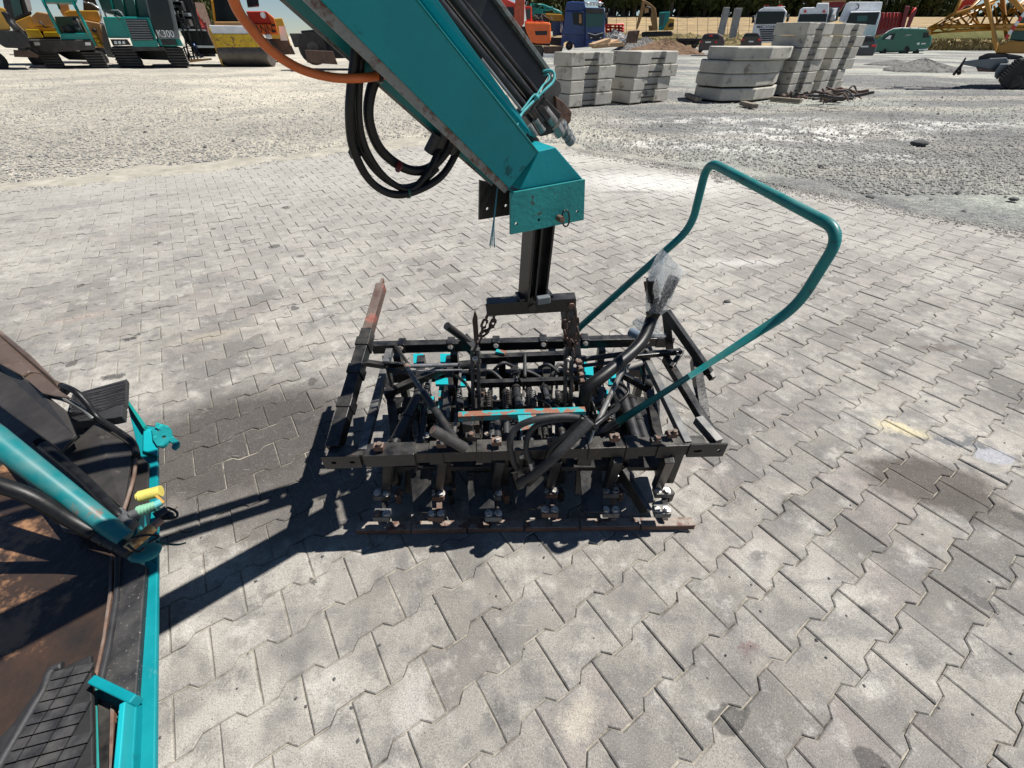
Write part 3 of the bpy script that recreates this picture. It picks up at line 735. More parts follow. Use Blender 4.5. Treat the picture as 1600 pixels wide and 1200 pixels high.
o = Px('A', 34, 'articulated_hauler', 'orange-yellow hauler with a rounded hood standing behind the two teal dumpers', 'hauler', (1000, 650))
o.pr('grille', TAN, [(610, 35), (740, 35), (775, 170), (680, 170)], .2, 1.5, .04)
o.pr('hood', YEL, [(750, 110), (1060, 115), (1115, 235), (1100, 250), (690, 172), (700, 130)], 0, 3, .06)
o.pr('cab_frame', DK, [(900, -60), (1010, -60), (1080, 110), (910, 110)], .8, 1.6)
o.pr('front_panel', TAN, [(920, 222), (1080, 252), (1150, 525), (1060, 515)], -.4, .6, .04)
o.pr('corner_guard', GRY, [(1100, 260), (1130, 250), (1245, 630), (1170, 620), (1120, 480)], -.5, .4, .03)
for (x, y) in ((1020, 330), (1035, 390), (1060, 440), (1085, 485)): MB().sphere(o.P((x, y), -.45), (.16, .06, .1), 8, 5).build('warning_patch', YBR if y > 360 else DK, o.root)
o.wheel((1080, 640), 85, .2, .8)
o.tb('mirror_arm', CHR, [(910, 20), (1000, 40), (1090, 100), (1110, 250)], .05, -.4)
o.pr('headlight', WHT, [(1080, 235), (1120, 245), (1130, 275), (1085, 265)], -.55, .12, .02)

o = Px('1', 29.2, 'large_tracked_dumper', 'large teal tracked dumper with grey cab, louvred grille and raised hopper', 'dumper', (840, 370))
o.pr('hopper', DGRN, [(500, -120), (800, -120), (835, 96), (690, 96), (570, 62)], .9, 3, .04)
for k in range(3): o.tb('hopper_rib', DTEAL, [(590 + 70 * k, -100), (640 + 62 * k, 92)], .05, .86)
o.pr('fender', DTEAL, [(570, 92), (690, 95), (722, 212), (602, 212)], 0, 2, .05)
o.pr('engine_housing', DTEAL, [(676, 92), (832, 94), (884, 262), (742, 266), (722, 212)], -.2, 2.6, .05)
o.pr('grille', DK, [(695, 108), (810, 108), (857, 224), (737, 226)], -.25, .06)
xslats(o, GRY, (697, 108), (740, 226), (812, 108), (855, 226), 9, .05, -.28, 'louvre')
c_ = o.pr('cab', GRY, [(780, -120), (930, -120), (1002, 216), (882, 220), (832, 96)], -.15, 2.2, .06)
o.pr('windscreen', GLS, [(792, -115), (905, -115), (966, 170), (862, 166), (835, 90)], -.2, .06)
text_mesh('K300', 'lettering', WHT, o.P((920, 189), -.2), (1, 0, 0), (0, 0, 1), .42, o.root)
o.pr('cab_base', DTEAL, [(872, 214), (1000, 214), (1020, 256), (890, 258)], -.1, 1.6, .04)
o.pr('lamp_housing', DK, [(892, 220), (972, 220), (984, 250), (905, 252)], -.16, .1)
o.pr('lamp_housing', DK, [(612, 218), (706, 218), (728, 250), (628, 254)], -.14, .3)
for x in (640, 662, 685): o.pr('headlight', CHR, [(x - 7, 228), (x + 8, 228), (x + 12, 245), (x - 3, 245)], -.18, .05)
o.pr('sill', DK2, [(700, 258), (912, 260), (925, 282), (745, 284)], -.2, 2.5, .03)
o.tb('handrail', GRY, [(577, 60), (655, 58), (672, 70), (690, 96)], .045, -.1)
o.tb('handrail', GRY, [(577, 60), (590, 95)], .045, -.1)
o.tb('handrail', GRY, [(622, 60), (664, 110)], .045, -.1)
for (a0, a1, b0, b1) in ((608, 742, 665, 802), (908, 1012, 965, 1058)):
    t = o.pr('track', TYRE, [(a0, 262), (a1, 262), (b1, 370), (b0, 372)], 0, 4, .08)
    for i in range(7):
        k = (i + .5) / 7; L = (a0 + (b0 - a0) * k, 262 + 108 * k); Q = (a1 + (b1 - a1) * k, 262 + 108 * k)
        MB().bar(o.P(L, -.04), o.P(Q, -.04), .14, .06).build('track_pad', DK2, t)
o.pr('belly', DK, [(742, 284), (920, 282), (945, 335), (790, 330)], .8, 2)

o = Px('1', 31, 'road_paver', 'black asphalt paver with ladders and folded handrails between the teal dumper and the yellow roller', 'paver', (1080, 340))
o.pr('engine_tower', DK, [(895, -120), (1030, -120), (1115, 160), (990, 170), (960, 100)], .5, 2.5, .04)
R = random.Random(9)
for i in range(26):
    k = R.random(); x = 925 + 80 * R.random() + 75 * k; y = 160 * k
    MB().box(o.P((x, y), .3), (R.uniform(.1, .5), .3, R.uniform(.1, .4))).build('machine_block', R.choice((DK, DK2, GRY, DK)), o.root, bevel=.02)
o.pr('tank', WHT, [(930, 36), (955, 28), (980, 78), (952, 86)], .1, .4, .04)
for q in ([(985, 60), (1020, 180), (1052, 330)], [(1010, 60), (1050, 190), (1080, 330)], [(1035, -60), (1070, 90), (1108, 225)], [(1060, -60), (1092, 80), (1130, 215)]): o.tb('ladder_rail', DK, q, .05, -.1)
for k in range(9): o.tb('ladder_rung', DK2, [(988 + 7 * k, 75 + 28 * k), (1013 + 8 * k, 75 + 28 * k)], .03, -.1)
o.pr('deck', WHT, [(985, 160), (1140, 163), (1150, 172), (990, 170)], 0, 1.5)
o.pr('hopper_side', DK, [(1000, 172), (1150, 172), (1192, 262), (1060, 262), (1030, 230)], .1, 2.5, .03)
o.pr('lower_sill', WHT, [(1090, 252), (1195, 255), (1205, 266), (1100, 266)], 0, .5)
o.tb('step_frame', DK2, [[(1020, 262), (1075, 258), (1100, 330), (1050, 338), (1020, 262)], [(1035, 262), (1065, 330)], [(1055, 285), (1085, 283)]], .045, -.2)
o.tb('support_leg', BLU, [(1075, 245), (1120, 320)], .10, -.1)
o.pr('foot_plate', TAN, [(1050, 332), (1175, 325), (1178, 333), (1055, 347)], -.3, .4)
o.pr('track', TYRE, [(1060, 262), (1195, 266), (1215, 300), (1090, 300)], .6, 2)
o.tb('mast', RED, [(1085, 60), (1130, 150)], .08, .8)

o = Px('1', 30.4, 'road_roller', 'yellow road roller with a wide smooth steel drum seen from the front', 'roller', (1370, 372))
o.pr('cab', DK, [(1160, -120), (1290, -120), (1352, 122), (1196, 122)], 2, 1.8, .04)
for q in ([(1160, -120), (1196, 125)], [(1290, -120), (1355, 125)]): o.tb('cab_post', YEL, q, .07, 1.9)
o.pr('windscreen', GLS, [(1172, -115), (1285, -115), (1343, 116), (1204, 116)], 1.94, .06)
o.pr('hood', TAN, [(1190, 120), (1356, 120), (1372, 146), (1192, 144)], 1.2, 2, .04)
o.pr('frame_top', WHT, [(1160, 140), (1398, 144), (1428, 190), (1180, 188)], -.1, .5, .03)
o.pr('frame_front', mat('worn_yellow_paint', (.62, .40, .015), .5, var=.2, vs=3, wear=(.22, .13, .04), wscale=7, wth=.54, wsoft=.05), [(1180, 188), (1426, 189), (1492, 262), (1212, 263)], -.15, .5, .03)
o.pr('frame_side', YEL, [(1158, 150), (1180, 190), (1213, 264), (1243, 376), (1225, 350), (1165, 190)], -.1, 2.2, .02)
L1 = o.P((1243, 376), 0); L2 = o.P((1503, 372), 0); top = o.P((1212, 235), 0); rr = (top.z) * .55
DRUMM = mat('drum_steel', (.11, .095, .085), .45, metal=.5, var=.3, vs=2, wear=(.22, .2, .18), wscale=3)
MB().cyl((L1.x, L1.y + rr * .75, rr), (L2.x, L1.y + rr * .75, rr), rr, 40).build('drum', DRUMM, o.root, bevel=.03)
o.pr('scraper_beam', DK2, [(1212, 262), (1492, 262), (1494, 285), (1220, 287)], -.12, .4)
o.wheel((1275, 300), 70, 3.2, 2.2, 'x', 'rear_wheel')

o = Px('1', 36, 'red_site_dumper', 'red and orange site dumper partly hidden behind the orange hose', 'dumper', (1450, 300))
o.pr('hood', RED, [(1366, 62), (1478, 62), (1512, 132), (1395, 134)], 0, 2, .05)
o.pr('body', ORG, [(1478, 62), (1522, 98), (1548, 192), (1400, 192), (1395, 134), (1512, 134)], -.1, 2.2, .05)
text_mesh('ANN', 'lettering', DK, o.P((1466, 163), -.12), (1, 0, 0), (0, 0, 1), .55, o.root)
MB().cyl(o.P((1462, 84), -.02), o.P((1462, 84), -.06), .16, 16).build('badge', WHT, o.root)
for y in (135, 168): o.pr('vent', DK, [(1508, y), (1528, y), (1533, y + 12), (1512, y + 12)], -.13, .05)
o.pr('roof', DK, [(1350, -100), (1420, -100), (1440, 30), (1375, 35)], .3, 1.8)
o.pr('fender', WHT, [(1470, 190), (1500, 188), (1515, 215), (1480, 215)], -.2, .5, .04)
o.wheel((1490, 262), 48, 0, .6)
o.pr('door', PLATE, [(1548, 145), (1585, 145), (1600, 225), (1560, 225)], .4, .1)
o.pr('undercarriage', BRN, [(1500, 215), (1600, 215), (1630, 300), (1520, 300)], .5, 1.5)
o = Px('1', 44, 'orange_crawler', 'row of orange and dark machine hoods behind the black paver', 'machine', (1060, 300))
o.pr('hood', ORG, [(1040, 40), (1090, 45), (1110, 110), (1060, 110)], 0, 2, .05)
o.pr('frame', DK2, [(1000, 60), (1050, 60), (1090, 200), (1040, 200)], .2, 2, .04)
o.pr('red_frame', DRED, [(1105, 120), (1145, 125), (1160, 200), (1125, 205)], 0, 1, .03)
for (yy, lab, c_, u0) in ((48, 'dark machine hull in the gap between the left yellow loader and small teal dumper', DK2, 28), (50, 'ochre machine hood seen in the gap left of the large teal dumper', TAN, 138), (46, 'dark steel frame seen in the gap beside the yellow roller', DK2, 300), (52, 'dull yellow hood far behind the red site dumper', YEL, 425)):
    o = Px('X', yy, 'parked_machine', lab, 'machine', (u0, 95), 'machines parked in the back row')
    o.pr('hull', c_, [(u0 - 14, 30), (u0 + 16, 28), (u0 + 30, 72), (u0 + 4, 76)], 0, 2, .08)
    o.pr('undercarriage', DK, [(u0 - 2, 72), (u0 + 30, 70), (u0 + 38, 88), (u0 + 6, 89)], .2, 2, .05)
    o.wheel((u0 + 14, 84), 7, -.1, .4)
o = Px('X', 27, 'dozer', 'brown dozer blade and dark tyre seen beneath the teal boom', 'dozer', (490, 104))
o.wheel((489, 76), 26, 0, .6)
o.pr('blade', BRN, [(476, 78), (520, 80), (528, 101), (480, 98)], -.3, .2, .02)
o.pr('frame', DK, [(470, 48), (560, 40), (575, 90), (500, 92), (478, 80)], .6, 2)
o.pr('tool_box', DK2, [(452, 52), (475, 52), (480, 74), (460, 74)], .4, .8, .03)

# ================================================================= MIDDLE
o = Px('C', 47, 'orange_excavator', 'orange excavator with a rounded counterweight and red boom beside the blue truck', 'excavator', (700, 740))
o.pr('counterweight', ORG, [(470, 285), (510, 268), (795, 278), (806, 300), (806, 500), (795, 542), (640, 550), (560, 530), (500, 400)], 0, 1.6, .18)
o.pr('vent', DK, [(605, 388), (760, 386), (758, 438), (616, 440)], -.03, .1, .02)
o.pr('engine_hood', RED, [(480, 262), (720, 262), (720, 285), (480, 285)], .1, 1.8, .03)
o.pr('boom', mat('faded_red_paint', (.42, .07, .03), .5, var=.3, vs=3), [(370, -120), (480, -120), (470, 290), (400, 385), (340, 330), (350, 120)], -.3, .6, .05)
o.pr('cab', RED, [(150, -60), (360, 40), (380, 330), (240, 250)], .3, 1.5, .04)
o.pr('cab_window', GLS, [(200, 90), (340, 90), (350, 270), (290, 300)], .25, .08)
o.pr('rear_cab', RED, [(480, 75), (562, 78), (570, 258), (500, 262)], .8, 1, .03)
o.pr('rear_window', GLT, [(492, 110), (548, 110), (548, 240), (500, 240)], .75, .08)
o.pr('turntable', DK, [(430, 330), (520, 330), (560, 500), (640, 548), (800, 542), (790, 575), (560, 560), (440, 430)], .3, 1.5)
o.pr('track', DK2, [(555, 565), (700, 575), (722, 640), (700, 742), (620, 705), (560, 640)], -.1, 1.8, .08)
o.pr('dozer_blade', BRN, [(708, 578), (965, 575), (935, 672), (722, 672)], -.3, .25, .03)
o.pr('blade_lip', WHT, [(712, 675), (935, 682), (930, 715), (712, 720)], -.4, .3, .02)
o.tb('hydraulic_line', DK, [[(640, 280), (690, 200), (700, 300)], [(760, 290), (810, 215), (830, 280)], [(600, 260), (640, 190)]], .06, .2)
o = Px('C', 52, 'yellow_machine', 'yellow machine half hidden between the orange excavator and the blue truck', 'machine', (850, 560))
o.pr('boom', YEL, [(735, 168), (970, 180), (970, 262), (840, 262), (740, 215)], 0, 1, .05)
o.pr('engine', DK2, [(600, 165), (740, 180), (790, 290), (620, 290)], .2, 1)
o.tb('hose', BRN, [(600, 190), (660, 240), (700, 180), (760, 230)], .08, -.1)
o.pr('body', BLU, [(815, 262), (965, 262), (965, 440), (830, 450)], .3, 2)
o = Px('C', 58, 'teal_lattice_crane', 'distant teal crane with thin lattice lines behind the orange excavator', 'crane', (800, 500))
o.tb('lattice', DTEAL, [[(560, 50), (700, 60), (900, 140), (945, 170)], [(570, 90), (720, 120), (830, 115), (930, 160)], [(600, 60), (640, 110), (700, 60), (760, 130), (820, 90), (860, 150), (900, 130)], [(560, 50), (560, 300)], [(720, 130), (740, 300)]], .09, 0)
o.pr('counterweight', DTEAL, [(575, 110), (700, 120), (700, 200), (580, 200)], .3, 1)

o = Px('C', 50, 'blue_truck', 'blue truck with a high roof spoiler and a row of roof lamps', 'truck', (1150, 620))
o.pr('roof', BLU, [(1000, 28), (1060, 15), (1222, 22), (1245, 95), (1240, 140), (985, 142)], .1, 2.2, .08)
o.pr('cab_side', BLU, [(985, 140), (1240, 140), (1240, 590), (1100, 600), (1090, 560), (1030, 515), (970, 530), (945, 600), (925, 560), (940, 460), (975, 250)], 0, 2.4, .05)
o.pr('cab_front', BLU, [(1238, 92), (1470, 98), (1482, 160), (1478, 500), (1400, 575), (1240, 592)], -.5, 2.4, .08)
o.pr('windscreen', GLT, [(1242, 165), (1468, 165), (1464, 335), (1240, 342)], -.55, .1, .02)
o.pr('sun_visor', DK2, [(1240, 100), (1470, 104), (1475, 162), (1242, 162)], -.7, .3, .03)
o.pr('side_window', GLS, [(1072, 155), (1208, 152), (1206, 325), (1090, 305)], -.04, .1)
o.pr('driver_seat_back', TAN, [(1160, 180), (1185, 180), (1190, 290), (1160, 290)], -.06, .04)
o.pr('grille', DK, [(1270, 412), (1462, 412), (1450, 485), (1375, 500), (1290, 482)], -.56, .1, .02)
o.pr('grille_bar', CHR, [(1265, 405), (1360, 430), (1462, 402), (1462, 412), (1362, 442), (1268, 416)], -.62, .06)
o.pr('bumper', BLU, [(1240, 500), (1470, 495), (1400, 578), (1240, 592)], -.6, .2, .03)
for x in (1312, 1430): o.pr('headlight', CHR, [(x - 14, 465), (x + 12, 465), (x + 8, 478), (x - 10, 480)], -.64, .05)
o.pr('number_plate', PLATE, [(1320, 515), (1380, 515), (1380, 525), (1320, 526)], -.66, .04)
rb = o.tb('lamp_bar', CHR, [(1225, 40), (1300, 30), (1400, 30), (1460, 45)], .05, -.5)
for x in (1265, 1305, 1345, 1385, 1425): MB().cyl(o.P((x, 55), -.65), o.P((x, 55), -.5), .12, 12).build('roof_lamp', CHR, o.root)
o.tb('mirror', DK, [(1498, 160), (1500, 300)], .13, -.6)
o.tb('side_stripe', CHR, [(955, 440), (1195, 440)], .025, -.03)
o.wheel((1035, 572), 58, .05, .5)
o.pr('chassis', DK, [(790, 470), (960, 470), (960, 580), (790, 560)], .5, 2)
o.tb('air_lines', CHR, [[(930, 270), (935, 340), (925, 400)], [(945, 270), (950, 350), (935, 410)]], .03, 0)
o.pr('red_roof_lamp', LRED, [(1405, -15), (1440, -15), (1440, 25), (1410, 25)], .3, .4)
# planks, rubble, red barrier, brown bucket, ochre excavator, spoil heap, trailer chassis
PLK = mat('sawn_timber', (.55, .36, .20), .8, base2=(.38, .26, .15), vs=3, bump=.2, bscale=20)
for i, (x0, y0, x1, y1, hh) in enumerate(((30, 570, 240, 500, .22), (90, 575, 400, 545, .2), (200, 560, 330, 510, .2), (60, 590, 420, 560, .16), (140, 540, 260, 510, .2))):
    a = PY(*zp('D', (x0, y0)), 44 + i * .15); b = PY(*zp('D', (x1, y1)), 44.6 + i * .2)
    tag(MB().bar(a, b, .8, hh).build('timber_board', PLK, bevel=.01), ['long pale board at the left end of the timber heap by the blue truck', 'wide pale board across the front of the timber heap', 'short board lying crosswise in the middle of the timber heap', 'lowest board of the timber heap behind the concrete blocks', 'short upper board of the timber heap in front of the truck'][i], 'board', 'boards of the timber heap')
RUBB = mat('rubble_stone', (.42, .41, .39), .9, var=.3, vs=1.5, base2=(.12, .12, .12))
mb = MB(); R = random.Random(31)
for i in range(420):
    x = R.uniform(200, 470); t = R.random(); yb_ = 540 - 150 * t * (1 - abs(x - 330) / 300); p_ = PY(*zp('D', (x, yb_)), 60 + 2 * t); s_ = R.uniform(.12, .45)
    mb.box(p_, (s_, s_ * R.uniform(.5, 1), s_ * R.uniform(.4, .9)), R=Matrix.Rotation(R.uniform(0, 3), 3, V3((R.random(), R.random(), R.random() + .1)).normalized()))
mb.build('rubble_heap', RUBB, kind='stuff')
o = Px('D', 62, 'red_barrier', 'red tubular barrier frame behind the rubble right of the blue truck', 'barrier', (320, 400))
for q in ([(200, 315), (430, 305)], [(205, 345), (432, 350)], [(212, 395), (430, 385)]): o.tb('rail', LRED, q, .14, 0)
for x in (215, 268, 330, 375, 425): o.tb('upright', LRED, [(x, 308), (x + 4, 400)], .12, 0)
o = Px('D', 56, 'digger_bucket', 'brown rusty digger bucket standing upright by the ochre excavator', 'bucket', (530, 540))
o.pr('back', BRN, [(490, 385), (600, 378), (582, 540), (458, 535)], 0, .9, .08)
o.pr('side_plate', RUST, [(600, 378), (640, 380), (600, 540), (584, 540)], .1, .7, .03)
o = Px('D', 64, 'ochre_excavator', 'ochre tracked excavator with its arm reaching down in front of the stubble field', 'excavator', (860, 460))
OCH = paint('weathered_ochre', (.30, .16, .045))
o.pr('stick', OCH, [(665, 0), (695, 5), (690, 110), (640, 280), (605, 370), (588, 360), (618, 200), (650, 100)], -.3, .5, .04)
o.pr('boom', OCH, [(668, -5), (700, 0), (790, 60), (835, 105), (850, 190), (862, 370), (800, 375), (770, 230), (785, 130), (700, 35)], 0, .6, .04)
o.tb('cylinder', DK, [(700, 90), (735, 85), (780, 110)], .09, -.2)
o.pr('linkage', TAN, [(695, 85), (745, 80), (750, 150), (700, 165)], .1, .3)
o.pr('cab', DTEAL, [(882, 152), (1018, 145), (1000, 250), (925, 380), (870, 378)], -.2, 1.5, .05)
o.pr('cab_window', GLT, [(892, 175), (955, 172), (925, 320), (885, 330)], -.25, .1)
o.pr('engine_hood', YEL, [(1000, 222), (1072, 232), (1062, 372), (930, 382), (945, 330)], 0, 2, .06)
o.pr('side_vent', DK, [(1010, 290), (1062, 285), (1060, 335), (985, 340)], -.04, .1)
o.pr('track', TYRE, [(655, 405), (700, 395), (1030, 388), (1055, 412), (1045, 450), (660, 465)], -.1, 2.6, .12)
o.pr('counterbody', OCH, [(745, 320), (800, 320), (860, 380), (750, 385)], .2, 1)
SPO = mat('red_brown_soil', (.17, .11, .07), .95, var=.3, vs=1.5, bump=.8, bscale=4, spec=.1)
def heap(name, m, c, rx, ry, h, seed, kind='stuff', ridge=0):
    R = random.Random(seed); n, k = 48, 12; vs = [(c[0], c[1], h)]; 
    for j in range(1, k + 1):
        for i in range(n):
            a = 2 * math.pi * i / n; t = j / k; w_ = 1 + .12 * math.sin(3 * a + seed) + .07 * math.sin(7 * a)
            vs.append((c[0] + math.cos(a) * rx * t * w_, c[1] + math.sin(a) * ry * t * w_, max(-.05, h * (1 - t) ** .9 + R.uniform(-.05, .05) * h) if j < k else -.05))
    mb = MB(); fs = [(0, 1 + i, 1 + (i + 1) % n) for i in range(n)]
    for j in range(k - 1): fs += [(1 + j * n + i, 1 + (j + 1) * n + i, 1 + (j + 1) * n + (i + 1) % n, 1 + j * n + (i + 1) % n) for i in range(n)]
    mb.add(vs, fs, False); return mb.build(name, m, kind=kind)
p_ = PY(*zp('D', (960, 545)), 58); heap('soil_heap', SPO, (p_.x, 58), 4.2, 3, PY(*zp('D', (1000, 480)), 58).z, 4)
p_ = PY(*zp('D', (700, 545)), 60); heap('grey_spoil_heap', mat('grey_spoil', (.16, .15, .14), .95, var=.4, vs=2, bump=.8, bscale=4), (p_.x, 60), 3.5, 2.5, PY(*zp('D', (690, 460)), 60).z, 6)
o = Px('D', 60, 'trailer_chassis', 'empty black trailer chassis beside the maroon car', 'trailer', (1240, 610))
o.pr('deck_frame', DK, [(1085, 478), (1420, 480), (1420, 515), (1100, 515)], 0, 2.2, .03)
o.pr('running_gear', DK, [(1110, 515), (1380, 515), (1380, 560), (1130, 560)], .3, 1)
for x in (1140, 1185, 1320): o.wheel((x, 565), 45, -.05, .4)
for x in (1100, 1340): o.tb('stanchion', DK2, [(x, 480), (x + 30, 430)], .07, 0)
def car(fr, y, name, label, cat, base, body, win, m, lights, plate_, wheels, y2=2.6, grp=None):
    o = Px(fr, y, name, label, cat, base, grp)
    o.pr('body', m, body, 0, y2, .12); o.pr('rear_window', GLS, win, -.04, .08, .02)
    for q in lights: o.pr('tail_light', LRED, q, -.06, .1, .02)
    o.pr('number_plate', PLATE, plate_, -.08, .05)
    for (c, r) in wheels: o.wheel(c, r, .15, .35)
    return o
o = car('E', 52, 'parked_car', 'maroon-black hatchback seen from behind left of the curved concrete stack', 'car', (150, 430),
    [(58, 420), (62, 385), (78, 345), (95, 300), (115, 282), (150, 276), (225, 278), (262, 300), (280, 345), (272, 395), (240, 415)],
    [(108, 296), (222, 288), (236, 326), (100, 330)], MAR, ([(198, 340), (216, 340), (214, 358), (200, 358)], [(74, 340), (92, 340), (90, 356), (74, 356)]), [(118, 345), (165, 345), (163, 357), (117, 358)], (((78, 418), 22),))
o.pr('window_sticker', LRED, [(148, 290), (178, 288), (180, 303), (150, 305)], -.1, .03)
car('E', 56, 'parked_car', 'dark car with red tail lamps parked in front of the white truck', 'car', (490, 390),
    [(408, 400), (412, 345), (430, 310), (452, 274), (555, 272), (578, 305), (588, 345), (580, 400)], [(440, 305), (462, 280), (550, 280), (566, 305)], MAR,
    ([(420, 325), (446, 325), (444, 338), (420, 338)], [(556, 325), (580, 325), (580, 340), (556, 340)]), [(478, 340), (520, 340), (520, 352), (478, 352)], (((430, 398), 20),))
car('E', 54, 'parked_car', 'black estate car seen from behind between the tall concrete stack and the green van', 'car', (1420, 490),
    [(1322, 470), (1335, 420), (1370, 360), (1405, 302), (1425, 292), (1515, 296), (1535, 330), (1546, 385), (1530, 440), (1500, 480), (1340, 478)], [(1408, 330), (1425, 306), (1515, 310), (1528, 345), (1410, 350)], NAVY,
    ([(1500, 375), (1545, 372), (1543, 392), (1503, 390)],), [(1412, 382), (1478, 380), (1476, 394), (1412, 395)], (((1482, 470), 24), ((1345, 468), 20)))
o = Px('F', 62, 'green_van', 'dark green delivery van with roof bars parked before the dry grass bank', 'van', (300, 560))
o.pr('body', GRN, [(-60, 540), (-40, 450), (40, 425), (110, 385), (190, 325), (245, 300), (330, 292), (600, 300), (625, 330), (642, 410), (625, 480), (595, 505), (560, 535), (200, 546)], 0, 2.4, .12)
o.pr('side_window', GLS, [(118, 412), (178, 362), (262, 345), (240, 412)], -.04, .1, .02)
o.pr('painted_window_reflection', WHT, [(150, 405), (200, 368), (222, 368), (205, 408)], -.06, .03)  # white sheet standing in for a reflection on the glass
o.pr('rear_window', GLS, [(545, 395), (560, 340), (612, 340), (618, 390)], -.04, .1)
o.tb('roof_edge', WHT, [(110, 378), (190, 322), (245, 297), (330, 289), (600, 297)], .035, -.02)
for x in (330, 412, 498, 570): o.tb('roof_bar', DK, [(x, 300), (x + 6, 284)], .05, 0)
o.tb('logo_stroke', WHT, [[(330, 385), (370, 365), (425, 362)], [(350, 378), (400, 372)]], .028, -.03)
o.pr('tail_light', WHT, [(482, 448), (512, 440), (514, 462), (486, 468)], -.05, .1, .02)
o.pr('number_plate', PLATE, [(530, 450), (575, 446), (575, 460), (530, 462)], -.05, .05)
o.pr('bumper', WHT, [(500, 512), (600, 506), (596, 520), (500, 524)], -.06, .2, .02)
for (c, r) in (((350, 535), 48), ((470, 552), 30), ((130, 545), 34)): o.wheel(c, r, -.03, .35)
# leaning concrete posts
CONC = mat('weathered_concrete', (.40, .39, .36), .85, base2=(.27, .265, .25), vs=1.3, bump=.3, bscale=30, wear=(.17, .165, .15), wscale=1.6, wth=.57, wsoft=.18, spec=.2)
CONB = mat('block_concrete', (.56, .53, .46), .85, base2=(.34, .325, .29), vs=1.4, bump=.35, bscale=30, wear=(.20, .18, .15), wscale=3.3, wth=.56, wsoft=.10, spec=.2)
for poly, lab in (([(282, 60), (325, 60), (276, 292), (230, 282)], 'tall weathered slab leaning upright, left of the pair before the field'), ([(376, 66), (430, 66), (372, 312), (322, 320)], 'tall weathered slab leaning upright, right of the pair next to the white truck')):
    tag(MB().prism([PY(*zp('E', q), 58) for q in poly], (0, .5, 0)).build('concrete_slab', CONC, bevel=.03), lab, 'slab', 'pair of upright slabs')
# white trucks
o = Px('E', 60, 'white_truck', 'white truck with a black windscreen and slatted grille facing the camera', 'truck', (620, 360))
o.pr('cab', WHT, [(500, 360), (512, 240), (540, 120), (565, 85), (610, 58), (770, 60), (800, 100), (770, 200), (742, 355)], 0, 2.3, .1)
o.pr('windscreen', GLS, [(552, 96), (786, 94), (762, 200), (535, 202)], -.05, .1, .03)
for k in range(6): MB().bar(o.P((570 + 3 * k, 248 + 18 * k), -.05), o.P((716 - 4 * k, 246 + 18 * k), -.05), .06, .11).build('grille_slat', DK, o.root)
text_mesh('SCANIA', 'lettering', DK, o.P((636, 223), -.05), (1, 0, 0), (0, 0, 1), .36, o.root, sx=1.2)
for q in ([(548, 218), (578, 218), (575, 232), (550, 232)], [(695, 216), (722, 214), (718, 230), (698, 232)]): o.pr('headlight', DK, q, -.06, .05)
for x in (615, 640, 735, 755): o.pr('roof_lamp', LRED, [(x - 7, 40), (x + 7, 40), (x + 6, 55), (x - 8, 55)], .2, .2)
o.tb('lamp_bar', CHR, [(605, 56), (780, 58)], .05, .1)
o.tb('mirror', DK, [(520, 130), (515, 190)], .16, -.3); o.tb('mirror', DK, [(812, 120), (800, 180)], .14, -.3)
for x in (530, 715): o.wheel((x, 345), 22, .1, .5)
o = Px('E', 66, 'white_truck', 'white truck with two small red marks above its windscreen behind the tall concrete stack', 'truck', (1000, 330))
o.pr('cab', WHT, [(860, 340), (880, 190), (905, 80), (935, 62), (1040, 60), (1050, 25), (1148, 25), (1145, 110), (1125, 200), (1100, 340)], 0, 2.4, .08)
o.pr('windscreen', GLS, [(905, 118), (1135, 115), (1122, 182), (888, 182)], -.05, .1, .02)
for x in (950, 1108): o.pr('red_mark', LRED, [(x - 14, 104), (x, 78), (x + 14, 104)], -.08, .05)
o.pr('body_panel', GRY, [(1145, 60), (1240, 60), (1220, 170), (1130, 190)], .4, 2)
o.tb('side_frame', WHT, [(1200, 70), (1175, 170)], .3, .1)
o.wheel((940, 330), 30, .2, .4)
o = Px('E', 64, 'tipper_truck', 'white tipper truck with a raised pale body behind the black estate car', 'truck', (1420, 320))
o.pr('tipper_body', WHT, [(1225, 175), (1290, 30), (1320, 15), (1595, 15), (1580, 90), (1330, 100), (1270, 185)], .8, 3, .05)
o.pr('cab', WHT, [(1265, 200), (1330, 95), (1580, 92), (1575, 140), (1530, 300), (1440, 300), (1300, 300)], 0, 2.2, .08)
o.pr('windscreen', GLS, [(1325, 105), (1572, 100), (1535, 208), (1290, 190)], -.05, .1, .02)
o.pr('seat_window', GLT, [(1385, 132), (1470, 130), (1465, 175), (1380, 178)], -.08, .03)
o.tb('loading_hook', DK, [(1380, 30), (1398, 45), (1392, 68), (1370, 80)], .06, .6)
o.wheel((1320, 300), 26, .2, .4)
o = Px('E', 78, 'pale_body_trailer', 'long pale trailer roof standing high behind the white trucks', 'trailer', (1200, 300))
o.pr('roof', TAN, [(1090, 5), (1290, 0), (1290, 12), (1090, 18)], 0, 4)
o.pr('body', DRED, [(1150, 18), (1290, 14), (1240, 90), (1150, 90)], .3, 3)
o.wheel((1170, 240), 30, .3, .4)
o = Px('F', 70, 'red_low_loader', 'dark red trailer with raised loading ramps behind the green van', 'trailer', (250, 430))
o.pr('bed', DRED, [(110, 130), (335, 130), (345, 290), (30, 380), (60, 280)], 0, 2.5, .05)
for k in range(6): o.tb('rib', RED, [(140 + 36 * k, 135), (110 + 34 * k, 300)], .05, -.05)
for q in ([(365, 60), (415, 65), (355, 285), (310, 290)], [(440, 70), (488, 95), (410, 285), (365, 290)]): o.pr('ramp', DRED, q, -.2, .5, .04)
o.tb('ramp_arm', RED, [(395, 180), (470, 80)], .09, -.3); o.wheel((250, 400), 60, .4, .5)
